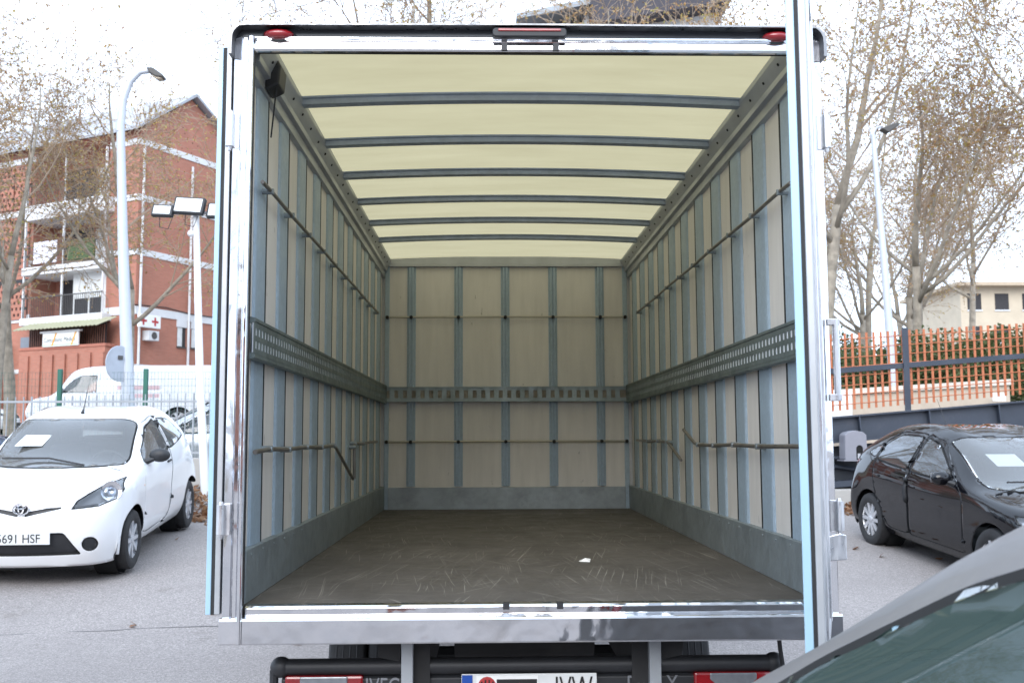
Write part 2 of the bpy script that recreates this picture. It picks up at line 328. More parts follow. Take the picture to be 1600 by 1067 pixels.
for s, paths in ((-1, [[(.11, 1.455), (.35, 1.463), (.72, 1.458), (1.14, 1.464), (1.56, 1.46), (1.97, 1.466), (2.05, 1.455), (2.78, 1.252)], [(2.84, 1.25), (2.83, 1.45), (2.86, 1.474), (3.26, 1.47), (3.69, 1.478), (4.12, 1.48)]]),
                 (1, [[(.1, 1.466), (.71, 1.462), (1.14, 1.466), (1.56, 1.46), (1.95, 1.462), (2.05, 1.47), (2.36, 1.548)], [(4.25, 1.482), (3.69, 1.476), (3.26, 1.478), (2.92, 1.472), (2.84, 1.462), (2.46, 1.366)]])):
    for pth in paths:
        rod = MB().tube([(s*(HW-.045), y, z) for y, z in pth], .0095, 8).build('lashing_rod', ROD, truck, True)
        for y, z in pth[1:-2]: MB().tube([(s*(HW-.010), y, z), (s*(HW-.058), y, z)], .0125, 8).build('rod_clip', GALVD, rod, True)
# front bulkhead
BX = [-.80, -.404, -.01, .392, .79]
xs = [-.985]+BX+[.985]
for a, b in zip(xs[:-1], xs[1:]): MB().box(a, b, LB-.012, LB, ZF, 2.95).build('plywood_panel', PLY, truck)
MB().box(-1.07, 1.07, LB+.002, LB+.03, ZF-.05, 3.036).build('front_skin', WHITEP, truck)
for x in BX:
    mb = MB().prism([(x-.036, LB-.012), (x-.036, LB-.016), (x-.024, LB-.017), (x-.02, LB-.04), (x-.006, LB-.04), (x-.004, LB-.03), (x+.004, LB-.03), (x+.006, LB-.04), (x+.02, LB-.04), (x+.024, LB-.017), (x+.036, LB-.016), (x+.036, LB-.012)], 'z', ZK, 2.945)
    mb.build('bulkhead_post', GALV, truck)
for s in (-1, 1):
    MB().box(*sorted((s*.985, s*1.022)), LB-.03, LB-.0005, ZF, 2.95).build('corner_post', GALV, truck, bevel=.002)
MB().box(-.985, .985, LB-.045, LB-.012, ZF, ZK-.008).build('kick_plate', galv_mat('worn_kick_plate', (.36, .40, .42), .5, .5, 30, .6), truck, bevel=.002)
hb = MB().prism([(LB-.001, 2.948), (LB-.05, 2.948), (LB-.05, 2.958), (LB-.03, 2.965), (LB-.03, 3.034), (LB-.001, 3.034)], 'x', -1.02, 1.02).build('bulkhead_header', ALU, truck)
mb = MB(); y1 = LB-.055; y0 = LB-.06
for k in range(27):
    a = -.975+k*.0724; mb.box(a, a+.038, y0, y1, ZR0+.022, ZR1-.022)
mb.box(-1.0, 1.0, y0, y1, ZR0, ZR0+.022); mb.box(-1.0, 1.0, y0, y1, ZR1-.022, ZR1)
mb.box(-1.0, 1.0, y0-.012, LB-.03, ZR1, ZR1+.008); mb.box(-1.0, 1.0, y0-.012, LB-.03, ZR0-.008, ZR0)
rail = mb.build('load_rail', galv_mat('worn_rail', (.36, .42, .42), .45, .5, 60, .7), truck)
MB().box(-1.0, 1.0, LB-.05, LB-.044, ZR0, ZR1).build('backing_strip', mat('stained_backing', (.30, .27, .22), .7, 0, .35, 12, dirt=.9, dcol=(.06, .055, .05), ds=14), rail)
for z in (2.515, 1.475):
    rod = MB().tube([(-1.01, LB-.055, z), (0, LB-.055, z+.003), (1.01, LB-.055, z)], .0085, 8).build('lashing_rod', mat('bright_rod', (.45, .42, .37), .35, .7), truck, True)
    for x in [-1.0]+BX+[1.0]: MB().tube([(x, LB-.035, z), (x, LB-.066, z)], .015, 8).build('rod_clip', DARKST, rod, True)
# roof
mb = MB(); nxr, nyr = 24, 8
for j in range(nyr+1):
    for i in range(nxr+1):
        x = -1.045+2.09*i/nxr; mb.v.append((x, .04+(LB-.04)*j/nyr, ZC+.004+arch(x)))
mb.f = [(j*(nxr+1)+i, j*(nxr+1)+i+1, (j+1)*(nxr+1)+i+1, (j+1)*(nxr+1)+i) for j in range(nyr) for i in range(nxr)]
mb.build('roof_sheet', GRP, truck, True)
for y in (.785, 1.415, 2.045, 2.68, 3.31, 3.91):
    prof = [(-.05, 0), (-.048, -.006), (-.03, -.008), (-.026, -.03), (.026, -.03), (.03, -.008), (.048, -.006), (.05, 0)]
    v = []; n = 25; k = len(prof)
    for i in range(n):
        x = -.978+1.956*i/(n-1)
        for (dy, dz) in prof: v.append((x, y+dy, ZC+arch(x)+dz))
    f = [(i*k+j, i*k+(j+1) % k, (i+1)*k+(j+1) % k, (i+1)*k+j) for i in range(n-1) for j in range(k)]+[tuple(range(k)), tuple(range((n-1)*k, n*k))]
    MB().add(v, f).build('roof_bow', BOWM, truck)
# rear frame
for s in (-1, 1):
    q = [(1.08, .10), (1.08, -.018), (1.076, -.026), (1.045, -.05), (1.043, -.038), (1.026, -.038), (1.024, -.052), (1.018, -.06), (1.008, -.062), (1.001, -.055), (1.004, -.03), (1.046, .03), (1.05, .055)]
    MB().prism([(s*a, b) for a, b in q], 'z', .80, 2.96).build('frame_post', CHROME, truck, bevel=.003)
    MB().box(*sorted((s*1.003, s*.999)), -.045, -.034, .93, 2.9).build('door_seal', RUBBER, truck)
q = [(-.058, .80), (-.06, .806), (-.06, .880), (-.054, .888), (-.020, .893), (-.020, .917), (-.012, .925), (.03, .925), (.03, .80)]
MB().prism(q, 'x', -1.0005, 1.0005).build('frame_sill', chrome_mat('dented_sill', .74, .055, .7, .3), truck, bevel=.002)
MB().prism([(-.058, .80), (-.06, .806), (-.06, .880), (-.054, .888), (0, .888), (0, .80)], 'x', -1.0795, -1.001).build('sill_end', CHROME, truck, bevel=.002)
MB().prism([(-.058, .80), (-.06, .806), (-.06, .880), (-.054, .888), (0, .888), (0, .80)], 'x', 1.001, 1.0795).build('sill_end', CHROME, truck, bevel=.002)
q = [(.05, 2.972), (-.036, 2.903), (-.05, 2.904), (-.056, 2.912), (-.056, 2.928), (-.038, 2.932), (-.036, 2.948), (-.05, 2.952), (-.05, 2.958), (-.03, 2.968), (.0, 2.99), (.05, 2.99)]
MB().prism(q, 'x', -1.0005, 1.0005).build('frame_header', CHROME, truck, bevel=.002)
MB().box(-.99, .99, -.034, -.028, 2.901, 2.909).build('header_seal', DARKST, truck)
path = [(-1.088, 2.885), (-1.088, 2.93)]+[(-1.033-.055*math.cos(a), 2.943+.055*math.sin(a)) for a in [R(15*k) for k in range(1, 6)]]+[(-1.03, 2.998), (0, 3.002), (1.03, 2.998)]+[(1.033+.055*math.sin(a), 2.943+.055*math.cos(a)) for a in [R(15*k) for k in range(1, 6)]]+[(1.088, 2.93), (1.088, 2.885)]
v = []; f = []
for (x, z) in path:
    ix = x*.995; iz = z-.006 if abs(x) < 1.05 else z
    v += [(x, -.075, z), (x, .06, z), (ix-(.006 if x > 1.05 else -.006 if x < -1.05 else 0), .06, iz), (ix-(.006 if x > 1.05 else -.006 if x < -1.05 else 0), -.075, iz)]
for i in range(len(path)-1):
    a, b = i*4, i*4+4; f += [(a, a+1, b+1, b), (a+1, a+2, b+2, b+1), (a+2, a+3, b+3, b+2), (a+3, a, b, b+3)]
f += [(0, 1, 2, 3), tuple(range(len(v)-4, len(v)))]
MB().add(v, f).build('roof_visor', chrome_mat('visor_steel', .30, .3, .1), truck, True)
inner = [(x*.992, z-.004) for x, z in path[1:-1]]+[(1.075, 2.950), (-1.075, 2.950)]
MB().prism(inner, 'y', -.028, .02).build('visor_back', mat('dark_visor', (.05, .055, .062), .3, .5), truck)
for s in (-1, 1):
    ml = MB().ball((s*.915, -.04, 2.968), .056, .03, .02, 16, 8).build('marker_light', REDL, truck, True)
    MB().ball((s*.915, -.032, 2.968), .063, .022, .024, 16, 8).build('light_base', BLACKP, ml, True)
bl = MB().prism([(-.135, 2.961), (-.128, 2.953), (.128, 2.953), (.135, 2.961), (.135, 2.978), (.128, 2.987), (-.128, 2.987), (-.135, 2.978)], 'y', -.075, -.02).build('brake_light', BLACKP, truck, bevel=.004)
MB().box(-.115, .115, -.079, -.07, 2.972, 2.983).build('lens', REDL, bl, bevel=.003)
for x in (-.092, .096):
    MB().box(x-.011, x+.011, -.062, -.03, 2.906, 2.934).build('lock_keeper', BLACKP, truck)
    MB().box(x-.011, x+.011, -.03, .0, .908, .930).build('lock_keeper', BLACKP, truck)
def hinge(x, z0, z1, par):
    h = MB().tube([(x, -.062, z0), (x, -.062, z1)], .016, 12).build('hinge', CHROME2, par, True)
    MB().tube([(x, -.062, z0-.016), (x, -.062, z0), (x, -.062, z1), (x, -.062, z1+.012)], [.006, .009, .009, .007], 8).build('pin', CHROME2, h, True)
    mb = MB().box(x-.004, x+.03*(-1 if x > 0 else 1), -.056, -.049, z0-.005, z1+.005); mb.build('leaf', CHROME2, h, bevel=.002)
for s in (-1, 1):
    hinge(s*1.078, 2.545, 2.665, truck); hinge(s*1.078, 1.175, 1.275, truck)
MB().tube([(1.092, -.05, 1.63), (1.092, -.05, 1.92)], .012, 10).build('door_stay', CHROME2, truck, True)
for z in (1.64, 1.91): MB().box(1.06, 1.104, -.06, -.04, z-.012, z+.012).build('stay_bracket', CHROME2, truck, bevel=.002)
MB().prism([(1.03, 1.07), (1.096, 1.075), (1.096, 1.16), (1.07, 1.165), (1.03, 1.155)], 'y', -.075, -.06).build('hinge_guard', CHROME2, truck, bevel=.003)
# doors: x along the width from the hinge, y thickness
def door(name, label, loc, rz, tb=.018, ts=.03):
    d = bpy.data.objects.new(name, None); C.objects.link(d); d.parent = truck; d.location = loc; d.rotation_euler = (0, 0, rz); d['label'] = label
    w, z0, z1 = 1.08, .893, 2.937
    MB().box(.03, w-.03, .012, .040, z0+.03, z1-.03).build('door_panel', WHITEP, d)
    for (a, b) in ((0, .03), (w-.03, w)):
        MB().box(a, b, .0, tb, z0, z1).build('edge_profile', BLUEA, d, bevel=.002)
        MB().box(a+.003, b-.003, tb, ts, z0, z1).build('edge_seal', RUBBER, d)
        MB().box(a, b, ts, .050, z0, z1).build('inner_profile', ALU, d, bevel=.003)
    for (a, b) in ((z0, z0+.03), (z1-.03, z1)):
        MB().box(.03, w-.03, .0, .05, a, b).build('rail_profile', ALU, d)
    for x in (.25, .8): MB().tube([(x, .046, z0+.02), (x, .046, z1-.02)], .008, 8).build('lock_rod', CHROME2, d, True)
    return d
door('cargo_door', 'cargo door folded flat against the truck side', (-1.142, .0, 0), R(90)).scale = (1, -1, 1)
hx, hy = .984, -.075; fx, fy = .640, -1.045
door('cargo_door', 'half open cargo door standing edge on to the viewer', (hx, hy, 0), math.atan2(fy-hy, fx-hx), .021, .031)
# camera/closer box on the ceiling corner
cb = MB().prism([(-1.045, 2.90), (-1.03, 2.985), (-.985, 3.0), (-.965, 2.96), (-.972, 2.885), (-1.02, 2.862)], 'y', .24, .36).build('closer_box', BLACKP, truck, bevel=.008)
MB().tube([(-.985, .27, 2.90), (-1.02, .34, 2.70)], .0035, 6).build('pull_rod', BLACKP, cb)
# running gear
for s in (-1, 1):
    MB().box(s*.40-.035, s*.40+.035, .12, LB+.8, .62, .79).build('chassis_rail', DARKST, truck)
    mbk = MB().box(s*.445-.021, s*.445+.021, .085, .125, .50, .80); mbk.build('bumper_bracket', mat('grey_bracket', (.34, .36, .38), .5, .3), truck, bevel=.003)
    MB().prism([(s*.47, .80), (s*.56, .80), (s*.55, .715), (s*.475, .70)], 'y', .13, .30).build('gusset', DARKST, truck)
for y in (.6, 1.3, 2.4, 3.4, 4.5): MB().box(-.95, .95, y-.03, y+.03, .79, .858).build('cross_member', DARKST, truck)
MB().tube([(-.3, .9, .66), (.3, .9, .66)], .11, 12).build('spare_carrier', DARKST, truck, True)
def tyre_prof(r, wd): return [(r*.62, -wd*.42), (r*.72, -wd*.5), (r*.9, -wd*.5), (r*.97, -wd*.44), (r, -wd*.34), (r, wd*.34), (r*.97, wd*.44), (r*.9, wd*.5), (r*.72, wd*.5), (r*.62, wd*.42)]
for s in (-1, 1):
    for x in (.85, .655):
        wl = MB().lathe(tyre_prof(.355, .185), 'x', 32, (s*x, 1.8, .355)).build('wheel', TYRE, truck, True)
        MB().lathe([(.0, s*.02), (.12, s*.03), (.17, -s*.03), (.225, s*.07)], 'x', 24, (s*x, 1.8, .355)).build('rim', mat('steel_rim', (.3, .31, .32), .5, .5), wl, True)
        g = MB()
        for t_ in (-.05, -.017, .017, .05): g.lathe([(.3562, t_-.004), (.3575, t_), (.3562, t_+.004)], 'x', 32, (s*x, 1.8, .355))
        g.build('tread_groove', RUBBER, wl, True)
    fw = MB().lathe(tyre_prof(.355, .2), 'x', 28, (s*.82, 5.55, .355)).build('wheel', TYRE, truck, True)
MB().tube([(-.75, 1.8, .36), (.75, 1.8, .36)], .06, 10).build('axle', DARKST, truck, True)
bar = MB().tube([(-.895, .15, .680), (.88, .15, .680)], .030, 12).build('bumper_bar', BLACKP, truck, True)
for s in (-.905, .89): MB().ball((s, .15, .681), .04, .036, .038, 12, 8).build('end_cap', BLACKP, bar, True)
MB().prism([(.155, .652), (.135, .640), (.135, .47), (.19, .45), (.19, .652)], 'x', -.90, .885).build('bumper', BLACKP, truck, bevel=.004)
MB().tube([(-.93, .15, .67), (-.93, .15, .45)], .016, 8).build('bumper_side', BLACKP, truck, True)
for x0, x1 in ((-.885, -.605), (.59, .872)):
    tl = MB().box(x0, x1, .115, .15, .52, .655).build('tail_light', REDL, truck, bevel=.008)
    c = (x0+x1)/2; MB().prism([(c-.085, .654), (c+.085, .654), (c+.085, .632), (c+.06, .612), (c-.06, .612), (c-.085, .632)], 'y', .108, .118).build('clear_lens', CLEARL, tl, bevel=.004)
pl = MB().box(-.252, .236, .112, .120, .545, .658).build('number_plate', PLATE, truck, bevel=.003)
MB().box(-.250, -.212, .109, .1115, .548, .655).build('country_band', BLUEEU, pl)
st = MB().box(-.198, .024, .1085, .1113, .556, .653).build('sticker', PAPER, pl)
text('plate_letters', 'JVW', .118, BLACKT, pl, (.082, .1105, .5660), (R(90), 0, 0), .001, .62)
MB().ball((-.160, .1084, .612), .034, .0015, .038, 20, 8).build('round_logo', REDT, st, True)
for k in range(4): MB().box(-.182+k*.0135, -.176+k*.0135, .1062, .1072, .588, .642-.006*abs(k-1.5)).build('logo_stripe', BLACKT, st)
MB().box(-.125, .020, .1075, .1083, .585, .640).build('logo_band', BLACKT, st)
text('logo_word', 'motos', .055, REDT, st, (-.12, .1072, .598), (R(90), 0, 0), .0005, .95)
text('lettering', 'IVECO', .085, SILT, truck, (-.60, .134, .585), (R(90), 0, 0), .002, .72)
text('lettering', 'DAILY', .085, SILT, truck, (.345, .134, .585), (R(90), 0, 0), .002, .80)
MB().tube([(.885, .06, .80), (.893, .07, .74), (.905, .09, .69), (.915, .1, .62)], .008, 8).build('trailer_cable', RUBBER, truck, True)
MB().tube([(-.555, .5, .70), (-.548, .5, .745)], .006, 6).build('hook', WHITEP, truck)
MB().tube([(.19, .55, .72), (.215, .55, .745)], .01, 5).build('bracket', CHROME2, truck)
# scrap on the cargo floor
tag(MB().add([(.43, 4.80, .9215), (.475, 4.79, .9212), (.482, 4.825, .932), (.45, 4.85, .928), (.425, 4.83, .9213), (.455, 4.815, .937)], [(0, 1, 5), (1, 2, 5), (2, 3, 5), (3, 4, 5), (4, 0, 5)]).build('paper_scrap', PAPER), 'small crumpled white paper scrap on the truck floor', 'litter')
#@@CARS
# ------------------------------------------------------------------ cars  (local: x to the nose, y to the left, z up, origin between the axles on the ground)
def car_surface(W, cen, r2, r3, z4, z5, zb, lev=3):
    """half body cage -> smooth bmesh of the whole shell.  cen: 14 (x,z) along the centre line from nose bottom over the roof to tail bottom;
    r2: 14 (dx,y,dz) edge of bonnet/roof; r3: 14 (x,y,z) shoulder line"""
    rows = [[] for _ in range(7)]
    for c in range(14):
        x, z = cen[c]; dx, y2, dz = r2[c]; a = Vector(r3[c])
        rows[0].append(Vector((x, 0, z))); rows[1].append(Vector((x+dx*.28, y2*.55, z+dz*.18)))
        rows[2].append(Vector((x+dx, y2, z+dz))); rows[3].append(a)
        if 3 <= c <= 10:
            rows[4].append(Vector((a.x, W, z4))); rows[5].append(Vector((a.x, W*.985, z5))); rows[6].append(Vector((a.x, W*.88, zb)))
        else:
            sg = 1 if c < 3 else -1; e = {2: .9, 1: .55, 0: .2, 11: .9, 12: .55, 13: .2}[c]
            b = Vector((a.x-sg*.12*e, a.y-.01, zb+(.0 if c in (2, 11) else .01)))
            for k, f in ((4, .36), (5, .72), (6, 1)):
                p = a.lerp(b, f); p.y += .035*e*math.sin(f*2.6); rows[k].append(p)
    me = bpy.data.meshes.new('cage'); v = [p for r in rows for p in r]; goal = [p.copy() for p in v]
    f = [(r*14+c, r*14+c+1, (r+1)*14+c+1, (r+1)*14+c) for r in range(6) for c in range(13)]
    me.from_pydata(v, [], f); ob = bpy.data.objects.new('cage', me); C.objects.link(ob)
    mr = ob.modifiers.new('m', 'MIRROR'); mr.use_axis = (False, True, False); mr.use_clip = True; mr.merge_threshold = .002
    ss = ob.modifiers.new('s', 'SUBSURF'); ss.levels = lev; ss.render_levels = lev
    for it in range(5):                          # move the cage until the smooth surface runs through the wanted points
        me.update(); dg = bpy.context.evaluated_depsgraph_get(); dg.update(); ev = ob.evaluated_get(dg).to_mesh()
        if it == 4: break
        for i, g in enumerate(goal):
            d = g-ev.vertices[i].co
            if i < 14: d.y = 0
            me.vertices[i].co += d*.8
    bm = bmesh.new(); bm.from_mesh(ev); bpy.data.objects.remove(ob)
    bmesh.ops.recalc_face_normals(bm, faces=bm.faces)
    if sum((f.normal.z for f in bm.faces if f.calc_center_median().z > 1.2)) < 0: bmesh.ops.reverse_faces(bm, faces=bm.faces)
    return bm
def round_poly(pts, r=.05, n=4):
    out = []; k = len(pts)
    for i in range(k):
        p = Vector(pts[i]); a = (Vector(pts[i-1])-p); b = (Vector(pts[(i+1) % k])-p)
        ra = min(r, a.length*.45); rb = min(r, b.length*.45); A = p+a.normalized()*ra; B = p+b.normalized()*rb
        for j in range(n+1):
            t = j/n; out.append(tuple((A*(1-t)**2+p*2*t*(1-t)+B*t*t)))
    return out
def cut(bm, poly, axis, flt):
    """convex polygon in XZ ('y'), YZ ('x') or XY ('z'): cut its outline into the shell, return the faces inside"""
    ax = {'y': (0, 2), 'x': (1, 2), 'z': (0, 1)}[axis]
    cx = sum(p[0] for p in poly)/len(poly); cz = sum(p[1] for p in poly)/len(poly)
    x0, x1 = min(p[0] for p in poly)-.12, max(p[0] for p in poly)+.12; z0, z1 = min(p[1] for p in poly)-.12, max(p[1] for p in poly)+.12
    cur = []
    for f in bm.faces:
        c = f.calc_center_median(); a, b = c[ax[0]], c[ax[1]]
        if x0 < a < x1 and z0 < b < z1 and flt(f, c): cur.append(f)
    for i in range(len(poly)):
        p, q = poly[i], poly[(i+1) % len(poly)]; dx, dz = q[0]-p[0], q[1]-p[1]
        if abs(dx)+abs(dz) < 1e-5: continue
        n = [0, 0, 0]; n[ax[0]] = dz; n[ax[1]] = -dx; n = Vector(n).normalized()
        pc = [0, 0, 0]; pc[ax[0]], pc[ax[1]] = p; pc = Vector(pc)
        cc = [0, 0, 0]; cc[ax[0]], cc[ax[1]] = cx, cz
        if (Vector(cc)-pc).dot(n) > 0: n = -n            # n points outwards
        vs = set(); es = set()
        for f in cur: vs.update(f.verts); es.update(f.edges)
        res = bmesh.ops.bisect_plane(bm, geom=list(vs)+list(es)+cur, dist=1e-5, plane_co=pc, plane_no=n)
        fs = {g for g in res['geom'] if isinstance(g, bmesh.types.BMFace) and g.is_valid} | {f for f in cur if f.is_valid}
        cur = [f for f in fs if (f.calc_center_median()-pc).dot(n) < 0]
    return cur
def take(bm, faces, inset=0, push=0):
    """move faces out of bm into meshes: (inner, rim)"""
    rim = []
    if inset and faces:
        vs = list({v for f in faces for v in f.verts}); bmesh.ops.remove_doubles(bm, verts=vs, dist=.0015); faces = [f for f in faces if f.is_valid]
        rim = bmesh.ops.inset_region(bm, faces=faces, thickness=inset, depth=push, use_boundary=True, use_even_offset=False)['faces']
        faces = [f for f in faces if f.is_valid]
    def out(fs):
        me = bpy.data.meshes.new('p'); idx = {}; v = []; ff = []
        for f in fs:
            q = []
            for vt in f.verts:
                if vt not in idx: idx[vt] = len(v); v.append(tuple(vt.co))
                q.append(idx[vt])
            ff.append(q)
        me.from_pydata(v, [], ff); return me
    a, b = out(faces), out(rim)
    bmesh.ops.delete(bm, geom=list(set(faces) | set(rim)), context='FACES')
    return a, b
def solid(o, th, m2=None):
    md = o.modifiers.new('solid', 'SOLIDIFY'); md.thickness = th; md.offset = -1
    if m2: o.data.materials.append(m2); md.material_offset = 1; md.material_offset_rim = 1
def wheel(parent, x, y, r, rr, wd, spokes, rim_mat, out):
    """out = +1 / -1: side the outer face looks to"""
    wl = MB().lathe([(a, t) for a, t in tyre_prof(r, wd)]+[], 'y', 36).build('wheel', TYRE, parent, True)
    wl.location = (x, y, r)
    rim = MB().lathe([(rr*1.0, out*wd*.46), (rr*.97, out*wd*.47), (rr*.93, out*wd*.40), (rr*.90, out*wd*.1), (rr*.88, -out*wd*.3)], 'y', 36)
    for k in range(spokes):
        a = 2*math.pi*k/spokes; ca, sa = math.cos(a), math.sin(a)
        def P(rad, side, yy): return (rad*ca-side*sa, yy*out, rad*sa+side*ca)
        h0, h1 = rr*.13 if spokes < 8 else rr*.10, rr*.17 if spokes < 8 else rr*.075
        v = [P(rr*.14, -h0, wd*.40), P(rr*.14, h0, wd*.40), P(rr*.94, h1, wd*.43), P(rr*.94, -h1, wd*.43), P(rr*.14, -h0*1.2, wd*.28), P(rr*.14, h0*1.2, wd*.28), P(rr*.94, h1*1.2, wd*.33), P(rr*.94, -h1*1.2, wd*.33)]
        rim.add(v, [(0, 1, 2, 3), (4, 7, 6, 5), (0, 4, 5, 1), (1, 5, 6, 2), (2, 6, 7, 3), (3, 7, 4, 0)])
    rim.lathe([(0, out*wd*.46), (rr*.13, out*wd*.45), (rr*.2, out*wd*.42), (rr*.21, out*wd*.3)], 'y', 20)
    rim.build('rim', rim_mat, wl, True, 0, 30)
    MB().lathe([(0, -out*wd*.05), (rr*.9, -out*wd*.05)], 'y', 24).build('brake_disc', DARKST, wl)
    return wl
TRIM = mat('dark_trim', (.03, .031, .034), .7); SEAT = mat('seat_fabric', (.045, .047, .055), .9, 0, .2, 30); GAP = mat('shut_line', (.006, .006, .006), .9)
CGLASS = glass('car_glass', (.84, .89, .88), 0, .13); HLENS = glass('lamp_glass', (.93, .94, .95), 0, .02); REFL = chrome_mat('lamp_reflector', .85, .12, .3)  # car_glass: raised diffuse share imitates a grey reflection
ALLOY = mat('alloy_wheel', (.60, .61, .63), .3, .7, .06, 10); CAPM = mat('wheel_cover', (.55, .56, .58), .35, .4, .06, 10); AMBER = mat('amber_lens', (.7, .45, .32), .3)
def paint(name, col, rough=.3, flake=0, coat=1, dirt=.0):
    return mat(name, col, rough, flake, .04, 1.5, coat=coat, spec=.0, dirt=dirt, dcol=(.3, .28, .25), ds=5)
def interior(root, xs, zs, W, steer=1):
    """dashboard, seats and steering wheel: xs = (dash, front seats, rear seat), zs = floor"""
    MB().prism([(xs[0]+.30, .70), (xs[0]+.28, .93), (xs[0], .96), (xs[0]-.14, .90), (xs[0]-.12, .62)], 'y', -W*.8, W*.8).build('dashboard', TRIM, root, True, .02)
    MB().box(xs[2]-.5, xs[0]+.3, -W*.82, W*.82, zs, zs+.03).build('cabin_floor', TRIM, root)
    for y in (-W*.42, W*.42):
        s = MB().prism([(xs[1]+.25, .42), (xs[1]+.25, .56), (xs[1]-.2, .52), (xs[1]-.42, 1.06), (xs[1]-.52, 1.06), (xs[1]-.34, .40)], 'y', y-.22, y+.22).build('seat', SEAT, root, True, .05)
        MB().box(xs[1]-.51, xs[1]-.42, y-.12, y+.12, 1.09, 1.26).build('headrest', SEAT, s, True, .03)
    MB().prism([(xs[2]+.2, .42), (xs[2]+.2, .58), (xs[2]-.2, .55), (xs[2]-.36, 1.02), (xs[2]-.46, 1.02), (xs[2]-.32, .40)], 'y', -W*.75, W*.75).build('rear_seat', SEAT, root, True, .05)
    v = []; c = Vector((xs[0]-.22, steer*W*.42, .90)); nrm = Vector((-.85, 0, .5)).normalized(); e1 = Vector((0, 1, 0)); e2 = nrm.cross(e1)
    MB().tube([c+(e1*math.cos(a)+e2*math.sin(a))*.185 for a in [2*math.pi*k/24 for k in range(25)]], .016, 8).build('steering_wheel', TRIM, root, True)
def make_car(name, label, cat, loc, heading, P, pitch=0, group=None):
    root = thing(name, label, cat, loc, 0, group); root.rotation_euler = (0, pitch, heading)
    W = P['W']; bm = car_surface(W, P['cen'], P['r2'], P['r3'], P['z4'], P['z5'], P['zb']); pm = P['paint']
    side = lambda f, c: abs(f.normal.y) > .22 and abs(c.y) > W*.45
    for ax_ in P['axles']:                       # wheel arches
        circ = [(ax_+P['arch']*math.cos(2*math.pi*k/28), P['rw']+.01+P['arch']*math.sin(2*math.pi*k/28)) for k in range(28)]
        fs = cut(bm, circ, 'y', lambda f, c: abs(c.y) > W*.5); bmesh.ops.delete(bm, geom=fs, context='FACES')
    for key, flt, poly, axn, nm in [('wind', lambda f, c: c.x > P['wx'] and f.normal.x > .1 and f.normal.z > .15, P['wind'], 'x', 'windscreen'), ('rear', lambda f, c: c.x < P['rx'] and f.normal.x < -.12 and abs(f.normal.y) < .8, P['rear'], 'x', 'rear_window')]:
        fs = cut(bm, round_poly(poly, .07), axn, flt); a, b = take(bm, fs, .022)
        g = link(nm, a, CGLASS, root, True, 0, 0); link('frit_band', b, GAP, g, True, 0, 0)
    for poly in P['side']:
        fs = cut(bm, round_poly(poly, .045), 'y', side)
        for sg in (1, -1):
            h = [f for f in fs if f.is_valid and f.calc_center_median().y*sg > 0]; a, b = take(bm, h, P.get('wseal', .014))
            g = link('side_window', a, P.get('sglass', CGLASS), root, True, 0, 0); link('window_seal', b, GAP, g, True, 0, 0)
    for (poly, nm, m_, ins, push, flt, axn) in P.get('regions', []):
        fs = cut(bm, poly, axn, flt)
        for sg in ((1, -1) if nm in ('headlight', 'tail_light', 'fog_lamp') else (0,)):
            h = [f for f in fs if f.is_valid and (sg == 0 or f.calc_center_median().y*sg > 0)]
            if not h: continue
            a, b = take(bm, h, ins, push); g = link(nm, a, m_, root, True, 0, 0)
            if ins: link('surround', b, GAP, g, True, 0, 0)
            if nm == 'headlight':
                vs = [v.co.copy() for v in a.vertices]; c0 = sum(vs, Vector())/len(vs); hm = a.copy(); hm.materials.clear()
                for v in hm.vertices: v.co = c0+(v.co-c0)*.96+Vector((-.10, -.02*(1 if c0.y > 0 else -1), 0))
                link('lamp_housing', hm, P['lampback'], g, True, 0, 0)
                d = Vector((.88, .40*(1 if c0.y > 0 else -1), .22)).normalized(); e1 = Vector((0, 0, 1)).cross(d).normalized(); e2 = d.cross(e1); bw = MB(); n = 24; rs = P['bowl']
                cc = c0+Vector(P['bowl_off'])*1 if c0.y > 0 else c0+Vector((P['bowl_off'][0], -P['bowl_off'][1], P['bowl_off'][2]))
                prof = [(.004, -.02), (.02, -.015), (.03, -.04), (.6*rs, -.03), (rs, 0), (rs*1.08, .004)]
                for (rr, tt) in prof:
                    for j in range(n):
                        an = 2*math.pi*j/n; bw.v.append(tuple(cc+d*tt+(e1*math.cos(an)+e2*math.sin(an))*rr))
                bw.f = [(i*n+j, i*n+(j+1) % n, (i+1)*n+(j+1) % n, (i+1)*n+j) for i in range(len(prof)-1) for j in range(n)]
                bw.build('lamp_reflector', REFL, g, True)
    for poly in P.get('doors', []):
        fs = cut(bm, round_poly(poly, .06), 'y', side)
        for sg in (1, -1):
            h = [f for f in fs if f.is_valid and f.calc_center_median().y*sg > 0]; a, b = take(bm, h, .0045, -.003)
            d = link('door', a, pm, root, True, 0, 0); solid(d, .03, TRIM); link('shut_line', b, GAP, d, True, 0, 0)
            hx, hz = P['handles'][P['doors'].index(poly)]; yy = sg*P['handle_y']
            MB().tube([(hx-.075, yy-sg*.015, hz), (hx-.06, yy+sg*.022, hz+.004), (hx+.06, yy+sg*.022, hz), (hx+.075, yy-sg*.012, hz-.004)], .013, 8).build('handle', P.get('handle_mat', pm), d, True)
    if 'bonnet' in P:
        fs = cut(bm, round_poly(P['bonnet'], .08), 'z', lambda f, c: f.normal.z > .3 and c.z < P['bz'] and c.x > P['wx']); a, b = take(bm, fs, .004, -.003)
        d = link('bonnet', a, pm, root, True, 0, 0); solid(d, .01, TRIM); link('shut_line', b, GAP, d, True, 0, 0)
    me = bpy.data.meshes.new('body'); bm.to_mesh(me); bm.free()
    body = link('body', me, pm, root, True, 0, 0); solid(body, .012, TRIM)
